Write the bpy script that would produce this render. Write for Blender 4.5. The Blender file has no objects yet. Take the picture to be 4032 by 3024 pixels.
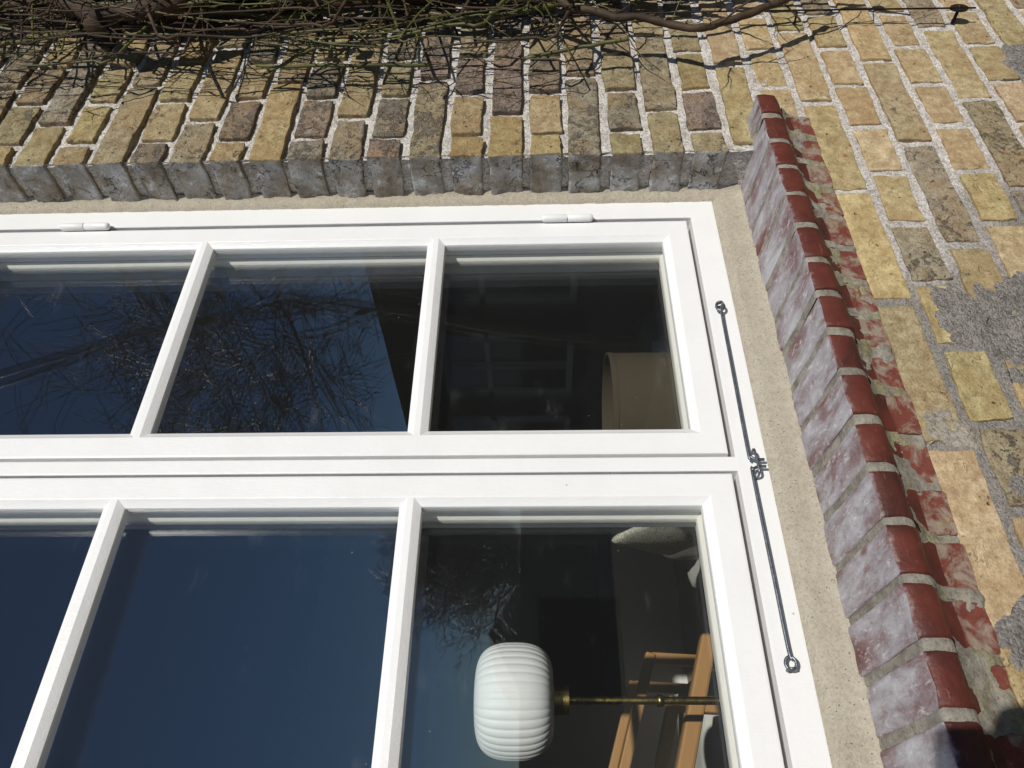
import bpy, math, random
from mathutils import Vector, Matrix, noise

# ---------------------------------------------------------------- camera, sky, sun
scene = bpy.context.scene
col = scene.collection
cam_d = bpy.data.cameras.new('camera')
cam = bpy.data.objects.new('camera', cam_d)
col.objects.link(cam)
CAM = Vector((0.0, -0.80, 1.35))
RIGHT = Vector((.01092685, .03286764, -.99939998))      # the phone was held turned by 90 degrees
UP = Vector((.80718647, -.59020163, -.01058488))
BACK = Vector((-.5901954, -.80658648, -.03297936))
M = Matrix((RIGHT, UP, BACK)).transposed().to_4x4()
M.translation = CAM
cam.matrix_world = M
cam_d.sensor_fit = 'HORIZONTAL'; cam_d.sensor_width = 36.0
cam_d.lens = 36.0 * 3030.0 / 4032.0
cam_d.clip_start = 0.02; cam_d.clip_end = 2000.0
scene.camera = cam

SUN = Vector((-.12, -1.0, .50)).normalized()             # towards the sun
world = bpy.data.worlds.new('World'); scene.world = world
world.use_nodes = True
wn = world.node_tree; wn.nodes.clear()
wo = wn.nodes.new('ShaderNodeOutputWorld'); wb = wn.nodes.new('ShaderNodeBackground')
sky = wn.nodes.new('ShaderNodeTexSky'); sky.sky_type = 'NISHITA'; sky.sun_disc = False
sky.sun_elevation = math.asin(SUN.z)
sky.sun_rotation = math.atan2(SUN.x, SUN.y)
sky.air_density = 1.0; sky.dust_density = 0.0; sky.ozone_density = 7.0
wb.inputs[1].default_value = 0.066
wn.links.new(sky.outputs[0], wb.inputs[0]); wn.links.new(wb.outputs[0], wo.inputs[0])

sd = bpy.data.lights.new('sun', 'SUN'); sd.energy = 3.85; sd.angle = math.radians(.53)
sd.color = (1.0, .965, .905)
so = bpy.data.objects.new('sun', sd); col.objects.link(so)
so.rotation_euler = SUN.to_track_quat('Z', 'Y').to_euler()
so.location = (2, -20, 12)

scene.view_settings.view_transform = 'Standard'; scene.view_settings.look = 'None'
scene.view_settings.exposure = 0.0; scene.view_settings.gamma = 1.0
scene.view_settings.use_curve_mapping = False
try:
    scene.cycles.transparent_max_bounces = 24
    scene.cycles.max_bounces = 8
except Exception:
    pass

# ---------------------------------------------------------------- helpers
class MB:
    """collects faces; build() links them as ONE mesh object"""
    def __init__(s):
        s.v = []; s.f = []; s.m = []
    def add(s, verts, faces, mat=0):
        o = len(s.v); s.v += [tuple(p) for p in verts]
        s.f += [tuple(i + o for i in f) for f in faces]
        s.m += [mat] * len(faces) if isinstance(mat, int) else list(mat)
    def box(s, x0, x1, y0, y1, z0, z1, mat=0):
        s.add([(x0,y0,z0),(x1,y0,z0),(x1,y1,z0),(x0,y1,z0),(x0,y0,z1),(x1,y0,z1),(x1,y1,z1),(x0,y1,z1)],
              [(0,3,2,1),(4,5,6,7),(0,1,5,4),(1,2,6,5),(2,3,7,6),(3,0,4,7)], mat)
    def tube(s, pts, rad, n=8, mat=0, cap=True):
        pts = [Vector(p) for p in pts]
        if not hasattr(rad, '__len__'): rad = [rad] * len(pts)
        V = []; prev = None
        for i, p in enumerate(pts):
            t = (pts[min(i+1, len(pts)-1)] - pts[max(i-1, 0)])
            if t.length < 1e-9: t = Vector((0,0,1))
            t.normalize()
            if prev is None:
                a = Vector((0,0,1)) if abs(t.z) < .9 else Vector((1,0,0))
                u = t.cross(a).normalized()
            else:
                u = (prev - t * prev.dot(t))
                if u.length < 1e-6: u = t.cross(Vector((0,0,1)))
                u.normalize()
            prev = u; w = t.cross(u)
            for k in range(n):
                an = 2 * math.pi * k / n
                V.append(p + (u * math.cos(an) + w * math.sin(an)) * rad[i])
        F = []
        for i in range(len(pts) - 1):
            for k in range(n):
                k2 = (k + 1) % n
                F.append((i*n+k, i*n+k2, (i+1)*n+k2, (i+1)*n+k))
        if cap:
            F.append(tuple(range(n))[::-1]); F.append(tuple(range((len(pts)-1)*n, len(pts)*n)))
        s.add(V, F, mat)
    def lathe(s, prof, c, n=32, mat=0, axis='z', fn=None):
        V = []; m = len(prof)
        for k in range(n):
            an = 2 * math.pi * k / n
            for j, (r, h) in enumerate(prof):
                rr = r * (fn(an, j) if fn else 1.0)
                V.append((c[0] + rr*math.cos(an), c[1] + rr*math.sin(an), c[2] + h))
        F = []
        for k in range(n):
            k2 = (k+1) % n
            for j in range(m-1):
                F.append((k*m+j, k2*m+j, k2*m+j+1, k*m+j+1))
        s.add(V, F, mat)
    def extrude(s, prof, a, b, place, mat=0, caps=True):
        """closed profile list of 2-tuples; place(p, t) -> xyz; swept from a to b"""
        n = len(prof)
        V = [place(p, a) for p in prof] + [place(p, b) for p in prof]
        F = [(i, (i+1) % n, n + (i+1) % n, n + i) for i in range(n)]
        mm = [mat]*n if isinstance(mat, int) else list(mat)
        if caps:
            F += [tuple(range(n))[::-1], tuple(range(n, 2*n))]; mm += [mm[0], mm[0]]
        s.add(V, F, mm)
    def sweep_rect(s, x0, x1, z0, z1, prof, mat=0):
        """mitred frame; prof = closed list of (inset, y)"""
        V = []
        for (ins, y) in prof:
            V += [(x0+ins, y, z0+ins), (x1-ins, y, z0+ins), (x1-ins, y, z1-ins), (x0+ins, y, z1-ins)]
        n = len(prof); F = []
        for i in range(n):
            j = (i+1) % n
            for k in range(4):
                k2 = (k+1) % 4
                F.append((i*4+k, i*4+k2, j*4+k2, j*4+k))
        s.add(V, F, mat)
    def build(s, name, mats, parent=None, smooth=False, angle=None):
        me = bpy.data.meshes.new(name)
        me.from_pydata([tuple(v) for v in s.v], [], s.f)
        mats = mats if isinstance(mats, (list, tuple)) else [mats]
        for m in mats: me.materials.append(m)
        if len(mats) > 1: me.polygons.foreach_set('material_index', s.m)
        if smooth: me.polygons.foreach_set('use_smooth', [True]*len(me.polygons))
        me.update()
        import bmesh
        bm = bmesh.new(); bm.from_mesh(me); bmesh.ops.recalc_face_normals(bm, faces=bm.faces); bm.to_mesh(me); bm.free()
        if angle is not None: me.set_sharp_from_angle(angle=math.radians(angle))
        o = bpy.data.objects.new(name, me); col.objects.link(o)
        if parent is not None: o.parent = parent
        return o

def bevel(o, w, seg=2):
    m = o.modifiers.new('bevel', 'BEVEL'); m.width = w; m.segments = seg; m.limit_method = 'ANGLE'
    m.angle_limit = math.radians(35); m.harden_normals = False
    return o

def empty(name, loc=(0,0,0)):
    o = bpy.data.objects.new(name, None); col.objects.link(o); o.empty_display_size = .1
    o.location = loc
    return o
def tag(o, label=None, cat=None, group=None, kind=None):
    if label: o['label'] = label
    if cat: o['category'] = cat
    if group: o['group'] = group
    if kind: o['kind'] = kind
    return o
def thing(name, label, cat, loc=(0,0,0), group=None):
    return tag(empty(name, loc), label, cat, group)

def parent_keep(o, p):
    o.parent = p; o.matrix_parent_inverse = Matrix.Translation(p.location).inverted()

# ---------------------------------------------------------------- material helpers
class NT:
    def __init__(s, name):
        s.mat = bpy.data.materials.new(name); s.mat.use_nodes = True
        s.t = s.mat.node_tree; s.t.nodes.clear()
        s.out = s.n('ShaderNodeOutputMaterial')
    def n(s, ty, **kw):
        nd = s.t.nodes.new(ty)
        for k, v in kw.items(): setattr(nd, k, v)
        return nd
    def l(s, a, b): s.t.links.new(a, b)
    def coord(s, kind='Object'):
        return s.n('ShaderNodeTexCoord').outputs[kind]
    def noise(s, vec, scale, detail=4, rough=.55, dist=0.0):
        nd = s.n('ShaderNodeTexNoise'); nd.inputs['Scale'].default_value = scale
        nd.inputs['Detail'].default_value = detail; nd.inputs['Roughness'].default_value = rough
        nd.inputs['Distortion'].default_value = dist
        s.l(vec, nd.inputs['Vector']); return nd.outputs[0]
    def voro(s, vec, scale, feature='F1'):
        nd = s.n('ShaderNodeTexVoronoi'); nd.feature = feature
        nd.inputs['Scale'].default_value = scale; s.l(vec, nd.inputs['Vector']); return nd
    def ramp(s, fac, stops):
        nd = s.n('ShaderNodeValToRGB'); cr = nd.color_ramp
        while len(cr.elements) > 1: cr.elements.remove(cr.elements[-1])
        cr.elements[0].position = stops[0][0]; cr.elements[0].color = c4(stops[0][1])
        for p, c in stops[1:]:
            e = cr.elements.new(p); e.color = c4(c)
        s.l(fac, nd.inputs[0]); return nd.outputs[0]
    def mix(s, fac, a, b, mode='MIX'):
        nd = s.n('ShaderNodeMix', data_type='RGBA', blend_type=mode)
        s.put(nd.inputs[0], fac); s.put(nd.inputs[6], a); s.put(nd.inputs[7], b)
        return nd.outputs[2]
    def math(s, op, a, b=None, clamp=False):
        nd = s.n('ShaderNodeMath', operation=op, use_clamp=clamp)
        s.put(nd.inputs[0], a)
        if b is not None: s.put(nd.inputs[1], b)
        return nd.outputs[0]
    def put(s, sock, v):
        if hasattr(v, 'links') or isinstance(v, bpy.types.NodeSocket): s.l(v, sock)
        elif isinstance(v, (tuple, list)) and len(v) == 3: sock.default_value = (*v, 1)
        else: sock.default_value = v
    def bsdf(s, color, rough=.6, height=None, dist=.002, strength=1.0, spec=.5, metal=0.0, normal=None):
        b = s.n('ShaderNodeBsdfPrincipled')
        s.put(b.inputs['Base Color'], color); s.put(b.inputs['Roughness'], rough)
        s.put(b.inputs['Metallic'], metal)
        s.put(b.inputs['Specular IOR Level'], spec)
        if height is not None:
            bp = s.n('ShaderNodeBump'); bp.inputs['Distance'].default_value = dist
            bp.inputs['Strength'].default_value = strength
            s.l(height, bp.inputs['Height']); s.l(bp.outputs[0], b.inputs['Normal'])
        s.l(b.outputs[0], s.out.inputs['Surface'])
        return b
def c4(c): return (*c, 1) if len(c) == 3 else c

def mat_plain(name, c, rough=.6, spec=.5, metal=0., nscale=30., namt=.12, bump=.0, bscale=None):
    t = NT(name); v = t.coord()
    n = t.noise(v, nscale, 5)
    colr = t.mix(t.math('MULTIPLY', n, namt*2), c, tuple(x*.55 for x in c))
    h = t.noise(v, bscale or nscale*4, 4) if bump else None
    t.bsdf(colr, rough, h, bump or .001, 1.0, spec, metal)
    return t.mat

# ---- brick: each object's own colour is the clay; patches of grey skin, pits and stains on top
def mat_brick():
    t = NT('yellow_brick'); v = t.coord()
    oi = t.n('ShaderNodeObjectInfo')
    add = t.n('ShaderNodeVectorMath', operation='ADD')
    sc = t.n('ShaderNodeVectorMath', operation='SCALE'); sc.inputs[0].default_value = (37.1, 11.7, 23.3)
    t.l(oi.outputs['Random'], sc.inputs['Scale']); t.l(v, add.inputs[0]); t.l(sc.outputs[0], add.inputs[1])
    v = add.outputs[0]
    n1 = t.noise(v, 16, 8, .68, .5); n2 = t.noise(v, 60, 6, .7); n3 = t.noise(v, 330, 4, .7)
    base = oi.outputs['Color']
    # cloudy light/dark clay
    c = t.mix(t.ramp(n2, [(.34, (0,0,0)), (.66, (1,1,1))]), t.mix(.9, base, (.42,.36,.30), 'MULTIPLY'), base)
    c = t.mix(t.ramp(t.noise(v, 12, 5, .6), [(.46, (0,0,0)), (.66, (.45,.45,.45))]), c, (.36, .225, .10))
    c = t.mix(t.ramp(t.noise(v, 28, 6, .65, .6), [(.34, (.55,.55,.55)), (.47, (0,0,0))]), c, t.mix(.8, base, (.50,.37,.24), 'MULTIPLY'))
    # grey sintered skin flaking off; alpha of the object colour says how much
    nf = t.math('ADD', t.math('MULTIPLY', n1, .45), t.math('MULTIPLY', t.noise(v, 75, 8, .72, .6), .55))
    thr = t.math('SUBTRACT', .64, t.math('MULTIPLY', oi.outputs['Alpha'], .19))
    skin = t.math('MULTIPLY', t.math('SUBTRACT', nf, thr), 26.0, True)
    c = t.mix(skin, c, t.mix(t.noise(v, 35, 5, .6), (.125,.105,.085), (.235,.20,.16)))
    # grain and dirt
    gr = t.math('ADD', t.math('MULTIPLY', oi.outputs['Alpha'], .9), .32, True)
    c = t.mix(t.math('MULTIPLY', t.ramp(n3, [(.38, (.8,.8,.8)), (.50, (0,0,0))]), gr), c, (.09,.07,.045))
    # short ragged cracks: the zero line of a stretched noise
    mp = t.n('ShaderNodeMapping'); mp.inputs['Scale'].default_value = (1.0, 1.0, 1.7); t.l(v, mp.inputs[0])
    cn = t.math('ABSOLUTE', t.math('SUBTRACT', t.noise(mp.outputs[0], 26, 5, .6, .4), .5))
    crk = t.math('MULTIPLY', t.ramp(cn, [(.0, (1,1,1)), (.010, (0,0,0))]),
                 t.ramp(t.noise(v, 30, 3), [(.56, (0,0,0)), (.63, (1,1,1))]))
    crk = t.math('MULTIPLY', crk, gr)
    c = t.mix(t.math('MULTIPLY', crk, .7), c, (.05,.035,.02))
    # pits
    pv = t.voro(v, 75)
    pit = t.math('MULTIPLY', t.ramp(pv.outputs['Distance'], [(.08, (1,1,1)), (.2, (0,0,0))]), t.ramp(t.noise(v, 45, 3), [(.56, (0,0,0)), (.62, (1,1,1))]))
    c = t.mix(t.math('MULTIPLY', t.math('MULTIPLY', pit, .85), gr), c, (.045,.03,.02))
    # rare red flecks of burnt clay
    rv = t.voro(v, 30)
    fl = t.math('MULTIPLY', t.ramp(rv.outputs['Distance'], [(.06, (1,1,1)), (.17, (0,0,0))]), t.ramp(t.noise(v, 14, 2), [(.66, (0,0,0)), (.68, (1,1,1))]))
    c = t.mix(fl, c, (.27,.06,.03))
    h = t.math('ADD', t.math('MULTIPLY', n2, .9), t.math('MULTIPLY', n3, .35))
    h = t.math('SUBTRACT', h, t.math('ADD', t.math('MULTIPLY', pit, .9), t.math('MULTIPLY', crk, .7)))
    h = t.math('ADD', h, t.math('MULTIPLY', skin, .35))
    t.bsdf(c, .85, h, .0045, 1.0, .22)
    return t.mat

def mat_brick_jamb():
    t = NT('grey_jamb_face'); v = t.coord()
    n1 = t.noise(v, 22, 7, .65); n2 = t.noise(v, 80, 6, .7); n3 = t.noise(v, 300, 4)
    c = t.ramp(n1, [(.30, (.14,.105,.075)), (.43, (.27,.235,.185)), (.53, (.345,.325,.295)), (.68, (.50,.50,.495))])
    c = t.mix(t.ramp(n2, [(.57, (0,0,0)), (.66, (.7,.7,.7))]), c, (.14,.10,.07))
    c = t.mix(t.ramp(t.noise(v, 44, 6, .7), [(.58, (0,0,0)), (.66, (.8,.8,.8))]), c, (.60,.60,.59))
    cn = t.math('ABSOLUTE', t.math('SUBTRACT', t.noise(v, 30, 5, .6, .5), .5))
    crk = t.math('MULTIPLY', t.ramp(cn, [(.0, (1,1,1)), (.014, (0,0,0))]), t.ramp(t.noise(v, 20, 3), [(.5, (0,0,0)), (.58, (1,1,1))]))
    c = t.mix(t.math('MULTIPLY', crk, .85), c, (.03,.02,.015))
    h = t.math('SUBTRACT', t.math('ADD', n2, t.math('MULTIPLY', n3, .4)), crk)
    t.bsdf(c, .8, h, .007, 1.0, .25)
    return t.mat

def mat_mortar(name, light, dark, speck=.5, greymask=False, bumpd=.003, speckcol=(.09,.07,.06), grain=900, thin=.10, blotch=.65, grit=.36, gscale=330):
    t = NT(name); v = t.coord()
    n1 = t.noise(v, 30, 7, .65); n2 = t.noise(v, 160, 6, .75); n3 = t.noise(v, 700, 3, .7)
    c = t.mix(t.ramp(n1, [(.34, (0,0,0)), (.62, (1,1,1))]), dark, light)
    if greymask:
        sx = t.n('ShaderNodeSeparateXYZ'); t.l(v, sx.inputs[0])
        m = t.math('ADD', t.math('MULTIPLY', sx.outputs[0], .9), t.math('MULTIPLY', sx.outputs[2], .45))
        m = t.math('ADD', m, t.math('MULTIPLY', t.noise(v, 7, 4), .5))
        g = t.ramp(m, [(1.50, (1,1,1)), (1.56, (0,0,0))]) if False else t.math('MULTIPLY', t.math('SUBTRACT', 1.42, m), 8.0, True)
        c = t.mix(g, c, t.mix(n2, (.24,.22,.195), (.38,.345,.305)))
    c = t.mix(t.ramp(n2, [(.36, (blotch,)*3), (.50, (0,0,0))]), c, tuple(x*.5 for x in dark))
    vo = t.voro(v, grain*.22)
    sp = t.math('MULTIPLY', t.ramp(vo.outputs['Distance'], [(thin, (1,1,1)), (thin+.10, (0,0,0))]), t.ramp(t.noise(v, 120, 2), [(.5, (0,0,0)), (.56, (1,1,1))]))
    c = t.mix(t.math('MULTIPLY', sp, speck), c, speckcol)
    gv = t.voro(v, gscale); gs = t.n('ShaderNodeSeparateColor'); t.l(gv.outputs['Color'], gs.inputs[0])
    gr = t.ramp(gs.outputs[0], [(.0, (1-grit,)*3), (.55, (1,1,1)), (1.0, (1+grit*.35,)*3)])
    c = t.mix(1.0, c, gr, 'MULTIPLY')
    sg = t.ramp(n3, [(.60, (0,0,0)), (.68, (.7,.7,.7))])
    c = t.mix(sg, c, tuple(min(.85, x*1.35) for x in light))
    h = t.math('ADD', t.math('MULTIPLY', n1, .8), t.math('ADD', t.math('MULTIPLY', n2, .8), t.math('ADD', t.math('MULTIPLY', n3, .35), t.math('MULTIPLY', gv.outputs['Distance'], -grit))))
    t.bsdf(c, .9, h, bumpd, 1.0, .2)
    return t.mat

def mat_sill_red():
    t = NT('red_glazed_clay'); v = t.coord()
    n1 = t.noise(v, 18, 6, .6, .4); n2 = t.noise(v, 90, 6, .7); n3 = t.noise(v, 420, 3)
    c = t.ramp(n1, [(.3, (.042,.014,.011)), (.5, (.098,.023,.015)), (.72, (.145,.033,.020))])
    mp = t.n('ShaderNodeMapping'); mp.inputs['Scale'].default_value = (1.0, 1.0, 3.2); t.l(v, mp.inputs[0])
    c = t.mix(t.ramp(t.noise(mp.outputs[0], 70, 6, .75, .6), [(.60, (0,0,0)), (.72, (.55,.55,.55))]), c, (.33,.17,.12))
    c = t.mix(t.ramp(n2, [(.28, (.6,.6,.6)), (.40, (0,0,0))]), c, (.06,.025,.015))
    sx = t.n('ShaderNodeSeparateXYZ'); t.l(v, sx.inputs[0])
    wear = t.math('ADD', t.math('MULTIPLY', t.math('SUBTRACT', sx.outputs[2], .984), 110.0), t.math('MULTIPLY', t.math('SUBTRACT', t.noise(v, 60, 6, .75), .5), 3.2))
    c = t.mix(t.math('MULTIPLY', t.math('ADD', wear, -.1, True), .8), c, (.40,.33,.33))
    t.bsdf(c, t.ramp(n2, [(.3, (.42,.42,.42)), (.7, (.62,.62,.62))]), t.math('ADD', n2, t.math('MULTIPLY', n3, .3)), .0012, .8, .4)
    return t.mat
def mat_sill_top():
    t = NT('lime_bloomed_clay'); v = t.coord()
    oi = t.n('ShaderNodeObjectInfo')
    add = t.n('ShaderNodeVectorMath', operation='ADD')
    sc = t.n('ShaderNodeVectorMath', operation='SCALE'); sc.inputs[0].default_value = (9.1, 31.7, 3.3)
    t.l(oi.outputs['Random'], sc.inputs['Scale']); t.l(v, add.inputs[0]); t.l(sc.outputs[0], add.inputs[1]); v = add.outputs[0]
    mp = t.n('ShaderNodeMapping'); mp.inputs['Scale'].default_value = (1.0, .45, 1.0); t.l(v, mp.inputs[0])
    n1 = t.noise(mp.outputs[0], 26, 8, .68, .3); n2 = t.noise(mp.outputs[0], 110, 6, .75, .5); n3 = t.noise(v, 380, 4)
    c = t.ramp(n1, [(.30, (.14,.060,.055)), (.40, (.225,.145,.145)), (.49, (.315,.28,.29)), (.64, (.46,.45,.465))])
    c = t.mix(t.ramp(n2, [(.32, (.75,.75,.75)), (.43, (0,0,0))]), c, (.17,.09,.085))
    c = t.mix(t.ramp(n2, [(.55, (0,0,0)), (.68, (.8,.8,.8))]), c, (.64,.62,.615))
    c = t.mix(t.ramp(n3, [(.66, (0,0,0)), (.74, (.6,.6,.6))]), c, (.68,.66,.65))
    big = t.ramp(t.noise(mp.outputs[0], 15, 3, .5), [(.66, (0,0,0)), (.70, (.85,.85,.85))])
    c = t.mix(big, c, (.16,.05,.035))
    t.bsdf(c, .6, t.math('ADD', n2, t.math('MULTIPLY', n3, .4)), .0015, .9, .35)
    return t.mat
def mat_sill_tongue():
    t = NT('smeared_red_clay'); v = t.coord()
    n1 = t.noise(v, 30, 7, .7, .6); n2 = t.noise(v, 130, 6, .75); n3 = t.noise(v, 26, 3, .5)
    red = t.ramp(n2, [(.3, (.12,.035,.027)), (.6, (.20,.055,.038))])
    mor = t.mix(n2, (.20,.15,.11), (.38,.31,.24))
    mor = t.mix(t.ramp(n3, [(.58, (0,0,0)), (.68, (.5,.5,.5))]), mor, (.34,.31,.10))
    c = t.mix(t.ramp(n1, [(.46, (0,0,0)), (.58, (1,1,1))]), red, mor)
    t.bsdf(c, .75, t.math('ADD', n2, n1), .002, 1.0, .25)
    return t.mat
def mat_lichen_mortar():
    t = NT('lichened_mortar'); v = t.coord()
    n1 = t.noise(v, 40, 6, .7); n2 = t.noise(v, 260, 6, .75); n3 = t.noise(v, 22, 3, .5)
    c = t.mix(t.ramp(n1, [(.35, (0,0,0)), (.6, (1,1,1))]), (.19,.17,.135), (.40,.365,.305))
    sx = t.n('ShaderNodeSeparateXYZ'); t.l(v, sx.inputs[0])
    low = t.math('MULTIPLY', t.math('SUBTRACT', .945, sx.outputs[2]), 60.0, True)
    lich = t.math('MULTIPLY', t.ramp(n3, [(.48, (0,0,0)), (.58, (1,1,1))]), low)
    c = t.mix(t.math('MULTIPLY', lich, .45), c, t.mix(n2, (.24,.22,.07), (.44,.40,.15)))
    c = t.mix(t.ramp(n2, [(.34, (.6,.6,.6)), (.48, (0,0,0))]), c, (.10,.09,.07))
    t.bsdf(c, .9, t.math('ADD', n1, n2), .003, 1.0, .2)
    return t.mat

def mat_paint(name, c, rough=.38, spec=.4, dirt=.25):
    t = NT(name); v = t.coord()
    mp = t.n('ShaderNodeMapping'); mp.inputs['Scale'].default_value = (1.0, 1.0, .12); t.l(v, mp.inputs[0])
    n1 = t.noise(mp.outputs[0], 500, 3, .6); n2 = t.noise(v, 14, 5, .6); n3 = t.noise(v, 170, 5, .7)
    cc = t.mix(t.ramp(n2, [(.35, (dirt,dirt,dirt)), (.62, (0,0,0))]), c, tuple(x*.88 for x in c))
    vo = t.voro(v, 38)
    sp = t.math('MULTIPLY', t.ramp(vo.outputs['Distance'], [(.035, (1,1,1)), (.07, (0,0,0))]), t.ramp(t.noise(v, 30, 2), [(.62, (0,0,0)), (.64, (1,1,1))]))
    cc = t.mix(t.math('MULTIPLY', sp, .7), cc, (.34,.31,.27))
    h = t.math('ADD', t.math('MULTIPLY', n1, .35), t.math('ADD', t.math('MULTIPLY', n3, .3), t.math('MULTIPLY', n2, 1.2)))
    t.bsdf(cc, rough, h, .0013, .8, spec)
    return t.mat

def mat_glass(name, dust=.015, wave=0.0):
    t = NT(name)
    geo = t.n('ShaderNodeNewGeometry'); v = t.coord()
    nrm = geo.outputs['Normal']
    if wave:
        bp = t.n('ShaderNodeBump'); bp.inputs['Distance'].default_value = wave; bp.inputs['Strength'].default_value = 1.0
        t.l(t.noise(v, 5, 1, .4), bp.inputs['Height']); nrm = bp.outputs[0]
    dp = t.n('ShaderNodeVectorMath', operation='DOT_PRODUCT')
    t.l(geo.outputs['Incoming'], dp.inputs[0]); t.l(geo.outputs['Normal'], dp.inputs[1])
    one = t.math('SUBTRACT', 1.0, t.math('ABSOLUTE', dp.outputs['Value']), True)
    fr = t.math('ADD', t.math('MULTIPLY', t.math('POWER', one, 5.0), .957), .043)
    tr = t.n('ShaderNodeBsdfTransparent'); tr.inputs[0].default_value = (.985, .992, .988, 1)
    gl = t.n('ShaderNodeBsdfGlossy'); gl.inputs['Roughness'].default_value = 0.0
    gl.inputs[0].default_value = (1, 1, 1, 1); t.l(nrm, gl.inputs['Normal'])
    mx = t.n('ShaderNodeMixShader'); t.l(fr, mx.inputs[0]); t.l(tr.outputs[0], mx.inputs[1]); t.l(gl.outputs[0], mx.inputs[2])
    df = t.n('ShaderNodeBsdfDiffuse'); df.inputs[0].default_value = (.75,.74,.72,1)
    vo = t.voro(v, 26)
    sp = t.math('MULTIPLY', t.ramp(vo.outputs['Distance'], [(.014, (1,1,1)), (.026, (0,0,0))]), t.ramp(t.noise(v, 9, 2), [(.50, (0,0,0)), (.60, (1,1,1))]))
    mp = t.n('ShaderNodeMapping'); mp.inputs['Scale'].default_value = (.35, 1.0, 1.0); t.l(v, mp.inputs[0])
    sm = t.math('MULTIPLY', t.ramp(t.noise(mp.outputs[0], 26, 6, .75), [(.60, (0,0,0)), (.76, (1,1,1))]), t.ramp(t.noise(v, 7, 2), [(.5, (0,0,0)), (.62, (1,1,1))]))
    dfac = t.math('ADD', t.math('MULTIPLY', sp, .35), t.math('ADD', t.math('MULTIPLY', sm, .035), dust*.25), True)
    m2 = t.n('ShaderNodeMixShader'); t.l(dfac, m2.inputs[0]); t.l(mx.outputs[0], m2.inputs[1]); t.l(df.outputs[0], m2.inputs[2])
    t.l(m2.outputs[0], t.out.inputs['Surface'])
    return t.mat

def mat_bark(name, c1, c2, scale=60, bump=.002, rough=.7, spec=.3):
    t = NT(name); v = t.coord()
    mp = t.n('ShaderNodeMapping'); mp.inputs['Scale'].default_value = (1, 1, .15); t.l(v, mp.inputs[0])
    n1 = t.noise(mp.outputs[0], scale, 6, .7); n2 = t.noise(v, scale*.25, 4)
    c = t.mix(t.ramp(t.math('ADD', t.math('MULTIPLY', n1, .5), t.math('MULTIPLY', n2, .5)), [(.38, (0,0,0)), (.6, (1,1,1))]), c1, c2)
    t.bsdf(c, rough, n1, bump, 1.0, spec); return t.mat

def mat_wood(name, c1, c2, axis=(1, 12, 12)):
    t = NT(name); v = t.coord()
    mp = t.n('ShaderNodeMapping'); mp.inputs['Scale'].default_value = axis; t.l(v, mp.inputs[0])
    n1 = t.noise(mp.outputs[0], 9, 6, .65, .8); n2 = t.noise(mp.outputs[0], 60, 4)
    c = t.mix(t.math('ADD', t.math('MULTIPLY', n1, .7), t.math('MULTIPLY', n2, .3)), c1, c2)
    t.bsdf(c, .45, n2, .0004, 1., .4); return t.mat

def mat_metal(name, c, rough=.35):
    t = NT(name); v = t.coord()
    n1 = t.noise(v, 130, 5, .7); n2 = t.noise(v, 400, 3)
    cc = t.mix(t.ramp(n1, [(.40, (.6,.6,.6)), (.62, (0,0,0))]), c, tuple(x*.45 for x in c))
    t.bsdf(cc, t.math('ADD', t.math('MULTIPLY', n1, .35), rough - .12), n2, .0003, 1., .5, 1.0); return t.mat

def mat_leafcloth():
    t = NT('leaf_print_cloth'); v = t.coord()
    mp = t.n('ShaderNodeMapping'); mp.inputs['Rotation'].default_value = (.3,.9,.5); mp.inputs['Scale'].default_value = (1,1,2.6); t.l(v, mp.inputs[0])
    vo = t.voro(mp.outputs[0], 62, 'DISTANCE_TO_EDGE')
    c = t.mix(t.ramp(vo.outputs['Distance'], [(.05, (0,0,0)), (.13, (1,1,1))]), (.34,.33,.27), (.66,.63,.54))
    t.bsdf(c, .9, t.noise(v, 300, 3), .001, 1., .1); return t.mat

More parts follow.
